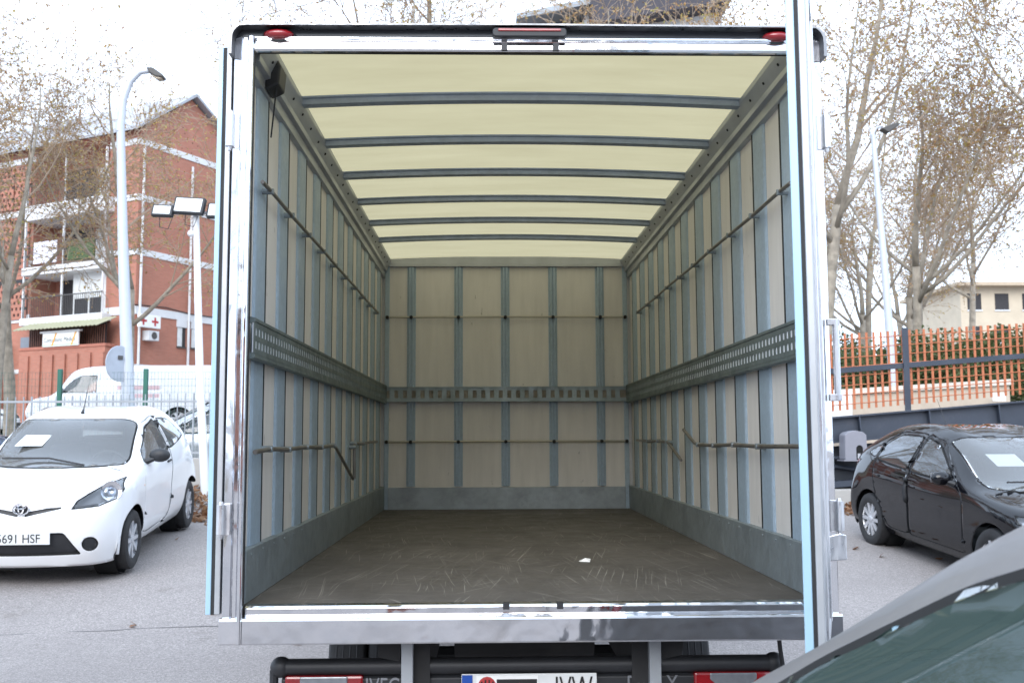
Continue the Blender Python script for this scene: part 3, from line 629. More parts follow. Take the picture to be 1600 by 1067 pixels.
    # underbody tray, wheels, mirrors
    MB().box(P['axles'][1]-.25, P['axles'][0]+.35, -W*.62, W*.62, P['zb']-.02, P['zb']+.08).build('underbody', DARKST, root)
    for ax_ in P['axles']:
        for sg in (1, -1):
            MB().lathe([(P['arch']+.004, -sg*.0), (P['arch']+.004, -sg*.20), (0.05, -sg*.20)], 'y', 28, (ax_, sg*(W-.11), P['rw']+.01)).build('wheel_arch_liner', GAP, root, True)
            wheel(root, ax_, sg*(W-P['inset']), P['rw'], P['rr'], P['wd'], P['spokes'], P['rim'], sg)
    if 'mirror' in P:
        mx_, my_, mz_ = P['mirror']
        for sg in (1, -1):
            o = MB().ball((mx_, sg*(my_+.09), mz_), .06, .105, .07, 16, 10).build('wing_mirror', P['mirror_mat'], root, True)
            MB().tube([(mx_+.05, sg*(my_-.06), mz_-.07), (mx_+.02, sg*(my_+.05), mz_-.03)], [.035, .022], 8).build('mirror_arm', BLACKP, o, True)
            MB().box(mx_-.064, mx_-.058, *sorted((sg*(my_+.02), sg*(my_+.165))), mz_-.045, mz_+.045).build('mirror_glass', CHROME2, o)
    interior(root, P['inner'], P['zb']+.08, W)
    return root
side_f = lambda f, c: f.normal.x > .05
AY = dict(W=.807, axles=(1.17, -1.17), rw=.281, rr=.20, wd=.165, arch=.325, spokes=8, rim=CAPM, inset=.095,
    cen=[(1.77, .145), (1.855, .38), (1.80, .70), (1.50, .88), (1.06, 1.00), (.70, 1.21), (.30, 1.41), (-.30, 1.478), (-.98, 1.43), (-1.32, 1.22), (-1.49, .96), (-1.55, .70), (-1.585, .45), (-1.50, .23)],
    r2=[(-.10, .58, 0), (-.11, .60, .0), (-.12, .62, -.02), (-.05, .62, -.04), (-.12, .66, -.055), (-.10, .63, -.05), (-.05, .575, -.045), (0, .565, -.05), (.04, .55, -.05), (.06, .58, -.02), (.06, .63, -.02), (.06, .64, 0), (.08, .62, 0), (.06, .60, 0)],
    r3=[(1.52, .70, .15), (1.57, .735, .43), (1.46, .75, .72), (1.25, .785, .83), (.92, .79, .89), (.60, .792, .925), (.22, .795, .95), (-.30, .795, .98), (-.90, .785, 1.03), (-1.25, .735, 1.05), (-1.40, .715, .92), (-1.45, .72, .68), (-1.48, .72, .45), (-1.44, .70, .24)],
    z4=.66, z5=.36, zb=.19, wx=.2, rx=-.9, paint=paint('white_car_paint', (.80, .80, .80), .28),
    wind=[(-.665, .965), (.665, .965), (.60, 1.33), (.50, 1.385), (-.50, 1.385), (-.60, 1.33)], rear=[(-.56, 1.04), (.56, 1.04), (.47, 1.36), (-.47, 1.36)],
    side=[[(.74, .965), (.64, 1.08), (.24, 1.295), (-.14, 1.362), (-.19, 1.005)], [(-.27, 1.02), (-.23, 1.362), (-.72, 1.325), (-1.02, 1.12), (-.84, 1.09)]],
    doors=[[(.86, .30), (.80, .90), (.26, 1.335), (-.19, 1.398), (-.245, .98), (-.23, .45), (-.12, .29), (.60, .26)]], handles=[(-.11, .90)], handle_y=.79, handle_mat=BLACKP,
    bonnet=[(1.70, -.42), (1.60, -.60), (1.05, -.68), (.98, 0), (1.05, .68), (1.60, .60), (1.70, .42), (1.735, 0)], bz=1.03,
    mirror=(.62, .80, 1.03), mirror_mat=BLACKP, lampback=mat('lamp_grey', (.13, .135, .145), .35), bowl=.085, bowl_off=(.0, .035, .012), inner=(.62, .0, -.72))
AY['regions'] = [
    ([(.405, .655), (.44, .73), (.60, .84), (.725, .885), (.765, .79), (.745, .72), (.62, .67)], 'headlight', HLENS, .012, -.002, lambda f, c: c.x > 1.15 and c.y > 0, 'x'),
    ([(-.405, .655), (-.44, .73), (-.60, .84), (-.725, .885), (-.765, .79), (-.745, .72), (-.62, .67)], 'headlight', HLENS, .012, -.002, lambda f, c: c.x > 1.15 and c.y < 0, 'x'),
    (round_poly([(-.50, .255), (.50, .255), (.36, .46), (-.36, .46)], .03), 'lower_grille', BLACKP, .012, -.03, lambda f, c: c.x > 1.4, 'x'),
    ([(.03, .605), (.32, .665), (.33, .68), (.20, .672), (.03, .645)], 'upper_grille', BLACKP, .004, -.012, lambda f, c: c.x > 1.4, 'x'),
    ([(-.03, .605), (-.32, .665), (-.33, .68), (-.20, .672), (-.03, .645)], 'upper_grille', BLACKP, .004, -.012, lambda f, c: c.x > 1.4, 'x'),
    ([(.565+.062*math.cos(2*math.pi*k/18), .345+.066*math.sin(2*math.pi*k/18)) for k in range(18)], 'fog_lamp', BLACKP, .01, -.012, lambda f, c: c.x > 1.3 and c.y > 0, 'x'),
    ([(-.565+.062*math.cos(2*math.pi*k/18), .345+.066*math.sin(2*math.pi*k/18)) for k in range(18)], 'fog_lamp', BLACKP, .01, -.012, lambda f, c: c.x > 1.3 and c.y < 0, 'x'),
    ([(.60, .78), (.74, .80), (.74, 1.10), (.62, 1.12)], 'tail_light', REDL, .008, 0, lambda f, c: c.x < -1.1 and c.y > 0, 'x')]
white_car = make_car('parked_car', 'white three door hatchback with black mirrors parked in front of the fence', 'car', (0, 0, 0), 0, AY)
# headlamp bowls, badge, plate, slats, wiper, aerial, sheet
def ring(mb, c, rx, rz, rad, ny=0, tilt=0, n=28):
    mb.tube([(c[0]+tilt*rz*math.sin(a), c[1]+rx*math.cos(a), c[2]+rz*math.sin(a)) for a in [2*math.pi*k/n for k in range(n+1)]], rad, 6, False)
bd = MB(); ring(bd, (1.850, 0, .675), .066, .046, .0075); ring(bd, (1.853, 0, .680), .022, .038, .006); ring(bd, (1.853, 0, .694), .044, .017, .006); bd.build('badge', REFL, white_car, True)
MB().ball((1.825, 0, .675), .020, .062, .043, 20, 8).build('badge_base', TRIM, white_car, True)
for z in (.285, .315, .345, .375, .405): MB().tube([(1.72-.10*abs(y)/.4*1.2, y, z) for y in (-.44, -.3, -.15, 0, .15, .3, .44)], .006, 5).build('grille_slat', TRIM, white_car)
np_ = MB().box(1.868, 1.874, -.26, .26, .365, .475).build('number_plate', PLATE, white_car, bevel=.003)
MB().box(1.8745, 1.8755, -.258, -.215, .368, .472).build('country_band', BLUEEU, np_)
text('plate_letters', '5691 HSF', .108, BLACKT, np_, (1.8752, -.195, .383), (R(90), 0, R(90)), .0006, .88)
wp = MB().tube([(1.10, .30, .985), (1.02, -.05, 1.045), (.99, -.50, 1.045)], .009, 6).build('wiper', BLACKP, white_car, True)
ae = MB().tube([(.20, .0, 1.45), (.02, 0, 1.75)], [.006, .0025], 6).build('aerial', BLACKP, white_car); MB().tube([(.22, 0, 1.435), (.185, 0, 1.475)], [.02, .008], 8).build('aerial_base', BLACKP, ae, True)
MB().add([(.80, -.46, 1.145), (.80, -.20, 1.145), (.64, -.16, 1.24), (.64, -.41, 1.24)], [(0, 1, 2, 3)]).build('price_sheet', PAPER, white_car)
MB().ball((.86, .803, .76), .03, .008, .012, 8, 6).build('side_repeater', AMBER, white_car, True)
AP = (-4.275, 10.98); white_car.location = (AP[0], AP[1], ground_z(*AP)+.02); white_car.rotation_euler = (0, R(4.6), R(-86))
# --- five door hatchback
IB = dict(W=.845, axles=(1.235, -1.235), rw=.305, rr=.222, wd=.20, arch=.345, spokes=10, rim=ALLOY, inset=.105,
    cen=[(2.0, .20), (2.10, .42), (2.02, .68), (1.62, .86), (1.08, .965), (.62, 1.19), (.12, 1.40), (-.42, 1.457), (-1.12, 1.41), (-1.62, 1.21), (-1.83, 1.0), (-1.90, .75), (-1.95, .48), (-1.86, .25)],
    r2=[(-.14, .60, 0), (-.16, .62, 0), (-.18, .63, -.01), (-.06, .64, -.03), (-.14, .69, -.05), (-.10, .645, -.05), (-.04, .575, -.045), (0, .56, -.05), (.03, .545, -.05), (.06, .60, -.03), (.07, .66, -.02), (.07, .68, 0), (.09, .66, 0), (.08, .62, 0)],
    r3=[(1.70, .74, .21), (1.76, .77, .46), (1.66, .79, .70), (1.34, .825, .80), (.92, .83, .87), (.52, .83, .895), (.08, .835, .915), (-.42, .835, .94), (-1.05, .825, .975), (-1.50, .78, 1.0), (-1.70, .755, .93), (-1.78, .76, .72), (-1.82, .76, .48), (-1.76, .74, .26)],
    z4=.62, z5=.34, zb=.19, wx=.0, rx=-1.0, paint=paint('black_car_paint', (.004, .0042, .006), .18),
    wind=[(-.70, .93), (.70, .93), (.61, 1.32), (.50, 1.375), (-.50, 1.375), (-.61, 1.32)], rear=[(-.58, 1.06), (.58, 1.06), (.47, 1.35), (-.47, 1.35)],
    side=[[(.50, .945), (.44, 1.03), (.02, 1.285), (-.26, 1.338), (-.315, .965)], [(-.385, .975), (-.345, 1.342), (-.85, 1.325), (-1.06, 1.215), (-1.12, 1.02)], [(-1.18, 1.035), (-1.12, 1.195), (-1.26, 1.165), (-1.38, 1.09), (-1.36, 1.06)]],
    doors=[[(.78, .28), (.74, .84), (.06, 1.325), (-.30, 1.372), (-.35, .95), (-.345, .28)], [(-.340, .28), (-.325, 1.374), (-.90, 1.358), (-1.12, 1.24), (-1.16, .90), (-1.02, .5), (-.80, .28)]],
    handles=[(-.22, .81), (-1.03, .845)], handle_y=.832, bonnet=[(1.86, -.45), (1.70, -.62), (1.05, -.72), (.99, 0), (1.05, .72), (1.70, .62), (1.86, .45), (1.93, 0)], bz=1.0,
    mirror=(.50, .83, .99), lampback=mat('lamp_silver', (.45, .46, .48), .25, .6), bowl=.055, bowl_off=(-.03, .02, .0), inner=(.52, -.15, -.95), sglass=glass('tinted_glass', (.42, .46, .45)))
IB['mirror_mat'] = IB['paint']
IB['regions'] = [
    ([(.50, .62), (.52, .70), (.66, .76), (.80, .775), (.815, .70), (.72, .625)], 'headlight', HLENS, .01, -.002, lambda f, c: c.x > 1.3 and c.y > 0, 'x'),
    ([(-.50, .62), (-.52, .70), (-.66, .76), (-.80, .775), (-.815, .70), (-.72, .625)], 'headlight', HLENS, .01, -.002, lambda f, c: c.x > 1.3 and c.y < 0, 'x'),
    (round_poly([(-.36, .56), (.36, .56), (.44, .68), (-.44, .68)], .03), 'grille', BLACKP, .015, -.02, lambda f, c: c.x > 1.6, 'x'),
    (round_poly([(-.55, .27), (.55, .27), (.46, .42), (-.46, .42)], .03), 'lower_grille', BLACKP, .012, -.02, lambda f, c: c.x > 1.6, 'x'),
    ([(.60, .72), (.78, .74), (.78, .98), (.60, .96)], 'tail_light', REDL, .008, 0, lambda f, c: c.x < -1.4 and c.y > 0, 'x'),
    ([(-.60, .72), (-.78, .74), (-.78, .98), (-.60, .96)], 'tail_light', REDL, .008, 0, lambda f, c: c.x < -1.4 and c.y < 0, 'x')]
def extras(o, plate='', sheet=False):
    for sg in (1, -1):
        MB().ball((.90, sg*.838, .74), .035, .008, .02, 10, 6).build('side_repeater', AMBER, o, True)
    MB().tube([(1.10, .30, .955), (1.0, -.1, 1.01), (.98, -.52, 1.005)], .009, 6).build('wiper', BLACKP, o, True)
    MB().tube([(-1.0, 0, 1.415), (-1.22, 0, 1.72)], [.005, .002], 6).build('aerial', BLACKP, o)
black_car = make_car('parked_car', 'glossy black five door hatchback with alloy wheels parked by the steel beams', 'car', (0, 0, 0), 0, IB); extras(black_car)
MB().add([(.64, -.40, 1.12), (.64, -.08, 1.12), (.42, -.08, 1.22), (.42, -.40, 1.22)], [(0, 1, 2, 3)]).build('price_sheet', PAPER, black_car)
MB().add([(.92, -.12, .975), (.92, .12, .975), (.80, .10, .985), (.80, -.12, .98)], [(0, 1, 2, 3)]).build('paper_slip', PAPER, black_car)
BP = (5.42, 10.75); black_car.location = (BP[0], BP[1], ground_z(*BP)); black_car.rotation_euler = (0, R(4.6), R(-85))
# --- grey car right beside the camera
GR = dict(IB); GR['paint'] = mat('grey_car_paint', (.185, .178, .178), .5, .15, .05, 3, coat=.15, dirt=.25, dcol=(.28, .27, .25), ds=8); GR['mirror_mat'] = GR['paint']; GR['sglass'] = glass('green_side_glass', (.50, .74, .66), 0, .32, 1.3, (.115, .17, .155))  # teal diffuse share of the glass imitates daylight passing through the cabin
GR['cen'] = list(IB['cen']); GR['cen'][8:14] = [(-.93, 1.405), (-1.43, 1.125), (-1.74, .93), (-1.86, .74), (-1.92, .48), (-1.84, .25)]
GR['r3'] = list(IB['r3']); GR['r3'][8:10] = [(-.95, .825, .955), (-1.42, .79, .965)]; GR['r3'][10] = (-1.66, .765, .87)
GR['r2'] = list(IB['r2']); GR['r2'][8:11] = [(.0, .57, -.045), (.0, .60, -.04), (.03, .66, -.03)]
GR['rear'] = [(-.56, .98), (.56, .98), (.47, 1.33), (-.47, 1.33)]
GR['side'] = [IB['side'][0], [(-.38, .985), (-.33, 1.375), (-.80, 1.338), (-1.0, 1.262), (-1.30, 1.10), (-1.45, .995)]]
GR['wseal'] = .028; GR['doors'] = [IB['doors'][0]]; GR['handles'] = [IB['handles'][0]]
grey_car = make_car('parked_car', 'dull grey car in the near right corner, only its roof pillar and side glass showing', 'car', (1.671, .853, 0), R(-73.4), GR); extras(grey_car)
#@@BACKGROUND
# ------------------------------------------------------------------ more vehicles
def repaint(root, old, new):
    for ch in root.children:
        if ch.type == 'MESH' and ch.data.materials and ch.data.materials[0] == old:
            ch.data = ch.data.copy(); ch.data.materials[0] = new
def car_copy(label, loc, rz, pm, group=None, sc_=(1, 1, 1)):
    c = dup_tree(black_car); c['label'] = label; c.location = loc; c.rotation_euler = (0, 0, rz); c.scale = sc_
    for ch in list(c.children):
        if ch.name.startswith(('price_sheet', 'paper_slip', 'aerial')): bpy.data.objects.remove(ch)
    repaint(c, IB['paint'], pm); return c
silver = car_copy('silver car with dark roof bars behind the railings, beside the floodlight pole', (-4.55, 17.0, ground_z(-4.55, 17)), R(180), paint('silver_paint', (.48, .50, .52), .3, .5), sc_=(1, 1, 1.03))
for y in (-.55, .55):
    MB().tube([(.05, y, 1.40), (-.05, y, 1.475), (-1.1, y, 1.465), (-1.25, y, 1.38)], .018, 8).build('roof_bar', BLACKP, silver, True)
for x in (-.15, -.85): MB().box(x-.03, x+.03, -.60, .60, 1.485, 1.505).build('cross_bar', BLACKP, silver)
car_copy('dark blue car behind the railings, cut by the left picture edge', (-10.0, 17.6, ground_z(-10, 17.6)), 0, paint('blue_paint', (.03, .05, .10), .25))
car_copy('far white car on the street at the left picture edge', (-17.4, 33, ground_z(-17.4, 33)), R(0), AY['paint'])
# panel van
VAN = dict(W=1.0, axles=(1.9, -1.75), rw=.34, rr=.22, wd=.22, arch=.40, spokes=6, rim=CAPM, inset=.12,
    cen=[(2.75, .28), (2.86, .55), (2.76, .95), (2.45, 1.10), (2.10, 1.22), (1.72, 1.62), (1.32, 2.06), (.2, 2.24), (-2.2, 2.24), (-2.86, 2.16), (-2.95, 1.5), (-2.97, 1.0), (-3.0, .6), (-2.92, .32)],
    r2=[(-.15, .70, 0), (-.17, .74, 0), (-.2, .76, -.02), (-.08, .78, -.03), (-.15, .82, -.05), (-.1, .80, -.05), (-.04, .78, -.06), (0, .80, -.08), (0, .80, -.08), (.02, .82, -.08), (.02, .86, 0), (.02, .86, 0), (.05, .84, 0), (.05, .82, 0)],
    r3=[(2.42, .88, .30), (2.48, .92, .62), (2.36, .94, .98), (2.05, .97, 1.08), (1.75, .985, 1.15), (1.4, .985, 1.2), (1.0, .985, 1.24), (.2, .985, 1.26), (-2.2, .985, 1.26), (-2.78, .975, 1.26), (-2.88, .96, 1.2), (-2.90, .95, .95), (-2.93, .94, .6), (-2.88, .92, .34)],
    z4=.80, z5=.45, zb=.28, wx=1.2, rx=-2.6, paint=paint('van_white', (.80, .81, .82), .3), wind=[(-.80, 1.20), (.80, 1.20), (.74, 1.95), (-.74, 1.95)], rear=[(-.7, 1.35), (.7, 1.35), (.68, 1.95), (-.68, 1.95)],
    side=[[(1.66, 1.27), (1.42, 1.62), (1.10, 1.88), (.62, 1.90), (.62, 1.27)]], doors=[[(1.75, .45), (1.72, 1.22), (1.12, 1.95), (.55, 1.97), (.55, .40)]], handles=[(.68, 1.1)], handle_y=.99,
    mirror=(1.62, 1.0, 1.40), mirror_mat=BLACKP, inner=(1.7, 1.0, .3), lampback=CAPM, bowl=.07, bowl_off=(-.03, 0, 0))
van = make_car('panel_van', 'long white panel van on the street beyond the green fence', 'van', (-13.4, 37.6, ground_z(-13.4, 37.6)), R(180), VAN)
van.scale = (1.25, 1.0, 1.0)
for k, (z, w_) in enumerate(((1.38, 1.2), (1.08, .9))): MB().box(-1.2, -1.2+w_, 1.002, 1.008, z, z+.14).build('side_marking', mat('faded_red', (.74, .52, .53), .5), van)
# ------------------------------------------------------------------ left boundary: low wall, railings, mesh fence
GALVF = mat('railing_grey', (.33, .35, .37), .55, .3); GREENP = mat('fence_green', (.02, .12, .085), .45); POLEM = mat('pole_paint', (.52, .55, .60), .5, .2, .06, 3, dirt=.3, dcol=(.33, .32, .30)); LAMPD = mat('lamp_dark', (.07, .065, .06), .5)
wl = MB().box(-11, -2.4, 14.55, 14.78, .2, 1.24).build('low_wall', CONC, None, bevel=.01); tag(wl, 'low stained concrete wall carrying the grey railings on the left', 'wall')
rf = thing('railing_fence', 'grey vertical bar railing standing on the low concrete wall', 'fence', (-11, 14.66, 1.24))
bar = None
for k in range(72):
    x = .12+k*.116; h = .86+.02*(x-3)
    if bar is None:
        bar = MB().tube([(0, 0, 0), (0, 0, 1)], .0085, 6).build('bar', GALVF, rf, True)
    b = bar if k == 0 else dup(bar, rf)
    b.location = (x, 0, 0); b.scale = (1.8 if k % 5 == 2 else 1, 1.8 if k % 5 == 2 else 1, h)
for z in (.06, .80): MB().box(.05, 8.5, -.015, .015, z, z+.03).build('rail', GALVF, rf)
mf = thing('mesh_fence', 'tall green post and wire mesh fence just behind the railings', 'fence', (-11, 15.0, .5))
for x in (.25, 2.45, 4.66, 5.92, 8.2): MB().box(x-.03, x+.03, -.03, .03, 0, 2.05).build('post', GREENP, mf, bevel=.004)
wm = MB()
for k in range(165): wm.tube([(.05+k*.05, 0, .1), (.05+k*.05, 0, 2.0)], .0018, 3, False)
for k in range(20): wm.tube([(.05, .004, .1+k*.1), (8.3, .004, .1+k*.1)], .0018, 3, False)
tag(wm.build('wire_mesh', GREENP, mf), kind='stuff')
# street lamp, floodlight mast
lp = thing('street_lamp', 'pale grey street lamp with curved top behind the white car', 'street lamp', (-5.30, 15.3, ground_z(-5.3, 15.3)))
zb = ground_z(-5.3, 15.3); Y = 15.3/15
pts = [(-5.30, .0), (-5.43, 2.0), (-5.60, 4.6), (-5.69, 6.35), (-5.66, 6.75), (-5.56, 7.05), (-5.42, 7.20), (-5.28, 7.22)]
po = MB().tube([(a+5.30, 0, max(0, z-zb)) for a, z in pts], [.105, .095, .075, .06, .055, .05, .045, .04], 12).build('pole', POLEM, lp, True)
MB().tube([(-.395, 0, 6.25-zb), (-.397, 0, 6.40-zb)], .066, 12).build('collar', POLEM, po, True)
MB().prism([(0.0, 7.26-zb), (.10, 7.25-zb), (.26, 7.14-zb), (.27, 7.09-zb), (.15, 7.10-zb), (.04, 7.17-zb)], 'y', -.09, .09).build('lamp_head', LAMPD, lp, bevel=.02)
MB().prism([(.08, 7.135-zb), (.25, 7.08-zb), (.16, 7.075-zb)], 'y', -.07, .07).build('lamp_glass', mat('lamp_tan', (.42, .34, .24), .4), lp)
sg = MB().lathe([(0, 0), (.265, 0), (.27, .004), (.27, .012), (0, .014)], 'y', 32).build('disc', mat('sign_back', (.42, .45, .50), .5, .3), None, True); sg.name = 'road_sign'
tag(sg, 'round road sign seen from behind, clamped to the street lamp', 'sign'); sg.location = (-5.52, 15.14, 2.64); sg.rotation_euler = (0, 0, R(64))
MB().box(-.04, .04, -.02, .0, .06, .12).build('clamp', LAMPD, sg)
fl = thing('floodlight_mast', 'slim white mast carrying three floodlights beside the truck', 'floodlight', (-3.93, 14.2, ground_z(-3.93, 14.2))); zf = ground_z(-3.93, 14.2)
MB().tube([(0, 0, 0), (-.13, 0, 2.4-zf), (-.24, 0, 4.72-zf)], [.062, .055, .042], 12).build('mast', WHITEP, fl, True)
MB().box(-.72, .20, -.02, .02, 4.70-zf, 4.74-zf).build('cross_arm', WHITEP, fl)
FLG = mat('flood_glass', (.66, .69, .70), .15, 0, .1, 20, coat=.6)
for x, w_, ry, zc in ((-.68, .31, R(4), 4.73), (-.31, .45, R(5), 4.80), (.14, .40, R(3), 4.73)):
    h_ = w_*.56; e = bpy.data.objects.new('floodlight', None); C.objects.link(e); e.parent = fl; e.location = (x, -.10, zc-zf); e.rotation_euler = (R(-14), ry, R(-8))
    MB().box(-w_/2, w_/2, -.03, .05, -h_/2, h_/2).build('housing', BLACKP, e, bevel=.012); MB().box(-w_/2+.03, w_/2-.03, -.036, -.029, -h_/2+.025, h_/2-.025).build('lens', FLG, e)
    MB().tube([(-.05, .05, -h_/2), (-.03, .06, -h_/2-.14), (.1, .07, -h_/2-.16), (.13, .06, -h_/2)], .006, 5).build('cable', BLACKP, e, True)
MB().ball((-.30, -.02, 4.42-zf), .05, n=12).build('sensor', WHITEP, fl, True)
# ------------------------------------------------------------------ brick apartment house  (local x along the street facade away from the corner, y along the gable)
BR = brick_mat('red_brick'); WHT = mat('white_render', (.66, .66, .66), .8, 0, .06, 2, dirt=.35, dcol=(.42, .41, .40)); DARKI = mat('dark_recess', (.035, .033, .035), .8); SHADE = mat('shutter', (.62, .62, .60), .7)
bd = thing('apartment_house', 'red brick apartment house with white bands, balconies and a pitched roof', 'building', (-16.17, 46, 1.9))
bd.matrix_world = Matrix(((-.887, .461, 0, -16.17), (.461, .887, 0, 46), (0, 0, 1, 1.9), (0, 0, 0, 1)))
Z0 = 1.9
def bb(name, x0, x1, y0, y1, z0, z1, m_, par=None, bv=0): return MB().box(x0, x1, y0, y1, z0-Z0, z1-Z0).build(name, m_, par or bd, bevel=bv)
bb('wall', .0, 1.9, 0, 7.5, 1.9, 15.9, BR); bb('wall', 7.0, 16, 0, 7.5, 1.9, 15.9, BR); bb('wall', 1.9, 7.0, 1.4, 7.5, 1.9, 15.9, BR)
MB().prism([(0, 15.9-Z0), (3.2, 18.3-Z0), (7.5, 15.9-Z0)], 'x', .001, 16).build('gable', BR, bd)
ROOFM = mat('roof_sheet_grey', (.36, .37, .39), .6, .1, .08, 3, st=(6, .3, 1), bump=.3, bs=8)
rf_ = MB(); rf_.prism([(-.5, 15.75-Z0), (-.5, 15.87-Z0), (3.2, 18.55-Z0), (8.1, 15.75-Z0), (8.1, 15.63-Z0), (3.2, 18.40-Z0)], 'x', -.35, 16.2); rf_.build('roof', ROOFM, bd)
bb('roof_vent', 1.6, 2.2, 1.6, 2.2, 17.0, 18.0, WHT)
for z0, z1 in ((4.75, 4.95), (7.25, 7.62), (10.0, 10.3), (12.55, 12.85), (15.2, 15.5)):
    bb('floor_band', -.04, 0, 0, 7.5, z0, z1, WHT); bb('floor_band', 7.0, 16, -.04, 0, z0, z1, WHT); bb('floor_band', .0, 1.9, -.04, 0, z0, z1, WHT)
for z0, z1 in ((7.0, 7.35), (9.42, 9.82), (12.12, 12.86)):
    bb('balcony_slab', 1.5, 7.05, -.55, 1.4, z0, z1, WHT, None, .02)
for k, z in enumerate((7.35, 9.82, 12.86)):
    bb('balcony_door', 4.4, 6.6, 1.34, 1.4, z, z+2.1, DARKI); bb('white_window', 2.0, 4.2, .1 if k == 0 else 1.3, 1.36, z, z+2.25 if k == 0 else z+2.0, SHADE)
    rl = bb('railing', 1.55, 7.0, -.53, -.49, z+.95, z+1.0, LAMPD)
    for j in range(44): MB().box(1.6+j*.123, 1.615+j*.123, -.52, -.50, z-Z0, z+.96-Z0).build('baluster', LAMPD, rl)
    for x in (1.6, 4.3, 6.95): bb('balcony_post', x-.04, x+.04, -.5, -.42, z, z+2.3, WHT)
wn = bb('pane', 2.15, 3.0, .08, .1, 7.45, 8.2, DARKI); bb('pane', 3.2, 4.05, .08, .1, 7.45, 8.2, DARKI)
bb('laundry', 4.6, 6.2, -.58, -.56, 9.95, 11.0, mat('laundry_white', (.72, .72, .80), .9, 0, .15, 6)); bb('potted_plants', 2.1, 3.9, -.62, -.45, 9.9, 10.9, mat('plant_dark', (.06, .09, .035), .9, 0, .6, 9, bump=1, bs=12), None, .1)
# lattice brick screens: staggered openings in a brick sheet
def lattice(x0, x1, y, z0, z1, px=.30, pz=.30, along='x'):
    mb = MB(); nz = int((z1-z0)/pz); nxl = int((x1-x0)/px)
    def bx(a, b, c, d):
        if along == 'x': mb.box(a, b, y-.06, y+.0, c-Z0, d-Z0)
        else: mb.box(y-.0, y+.06, a, b, c-Z0, d-Z0)
    for j in range(nz):
        z = z0+j*pz; bx(x0, x1, z, z+pz*.5); off = .5*px*(j % 2)
        for i in range(nxl+1):
            a = x0+off+i*px-px*.0; 
            if a < x1: bx(a, min(x1, a+px*.52), z+pz*.5, z+pz)
    mb.build('lattice_screen', BR, bd)
    if along == 'x': bb('screen_void', x0+.02, x1-.02, y-.01, y+.02, z0, z1, DARKI)
for z0, z1 in ((7.4, 9.4), (9.95, 12.4), (12.95, 15.1)): lattice(7.2, 8.35, -.045, z0, z1); lattice(8.45, 9.6, -.045, z0, z1)
lattice(.06, .62, -.045, 5.0, 7.2)
# ground floor: awning, grille, name board, parapet with piers
aw = MB(); n = 44
for k in range(n+1):
    x = .75+5.6*k/n; dz = .045*(k % 2)
    aw.v += [(x, -.35, 7.12+dz-Z0), (x, -1.5, 6.62+dz-Z0)]
aw.f = [(2*k, 2*k+2, 2*k+3, 2*k+1) for k in range(n)]
o = aw.build('awning', mat('corrugated_sheet', (.34, .33, .22), .8, 0, .15, 3, dirt=.4, dcol=(.16, .16, .1)), bd); solid(o, .02)
bb('grille_void', 1.3, 6.4, -.45, -.40, 5.7, 6.9, DARKI)
for k in range(36): bb('grille_bar', 1.32+k*.142, 1.36+k*.142, -.52, -.48, 5.75, 6.8, mat('rust_bar', (.20, .09, .06), .7) if k == 0 else bpy.data.materials['rust_bar'])
sb = bb('name_board', 2.25, 4.60, -1.16, -1.08, 5.82, 6.46, PAPER, None, .01); bb('board_hood', 2.1, 4.72, -1.22, -1.06, 6.46, 6.54, WHT, sb)
bb('board_stripe', 2.28, 4.57, -1.165, -1.161, 5.85, 5.93, mat('pale_green', (.45, .58, .40), .7), sb)
ot = text('board_lettering', 'Consultorio Médico', .30, mat('board_ink', (.035, .06, .055), .6), sb, (4.50, -1.166, 6.03-Z0), (R(90), 0, R(180)), .003, .84); ot.rotation_euler = (R(90), 0, R(180)); ot.scale = (.84, 1, 1)
for x in (3.9, 2.62): MB().prism([(x, 5.86-Z0), (x+.10, 5.86-Z0), (x-.16, 6.44-Z0), (x-.26, 6.44-Z0)], 'y', -1.172, -1.168).build('board_slash', mat('orange_slash', (.72, .36, .06), .6), sb)
pw = bb('parapet', .65, 6.3, -1.05, -.6, 1.9, 5.72, BR); bb('coping', .6, 6.35, -1.09, -.55, 5.72, 5.85, mat('brick_coping', (.40, .15, .10), .8))
for k in range(7): bb('pier', 0.65+k*.82, 1.25+k*.82, -1.14, -1.051, 1.9, 5.45, BR)
bb('metal_gate', 6.6, 7.45, -.12, -.06, 1.9, 6.5, mat('gate_grey', (.19, .21, .24), .6)); bb('side_wall', 8.15, 14, -.6, -.1, 1.9, 6.2, BR)
# gable side
for y in (.20, 3.3): MB().tube([(-.09, y, 15.2-Z0 if y < 1 else 14.9-Z0), (-.09, y, 4.9-Z0)], .06, 8).build('downpipe', WHT, bd, True)
for y0, y1 in ((2.64, 3.18), (3.57, 4.05), (5.2, 5.75)):
    bb('lintel', -.05, .0, y0-.06, y1+.06, 6.9, 7.26, WHT); wv = bb('window', -.012, .0, y0, y1, 5.95, 6.9, DARKI); bb('frame', -.03, -.013, y0, y0+.3, 5.98, 6.88, SHADE, wv); bb('sill', -.07, -.0, y0-.03, y1+.03, 5.9, 5.95, LAMPD, wv)
cs = bb('clinic_sign', -.5, -.32, -.15, 1.1, 6.62, 7.22, PAPER, None, .02)
for y in (.05, .75):
    bb('cross_arm', -.506, -.501, y-.05, y+.05, 6.72, 7.12, REDT, cs); bb('cross_arm', -.507, -.502, y-.2, y+.2, 6.87, 6.97, REDT, cs)
bb('sign_bracket', -.33, 0, .5, .6, 6.9, 7.0, LAMPD, cs)
ac = bb('cooling_unit', -.42, 0, .46, 1.1, 6.06, 6.52, WHT, None, .02); MB().lathe([(0, -.425), (.16, -.424), (.17, -.43)], 'x', 20, (0, .8, 6.29-Z0)).build('fan', LAMPD, ac)
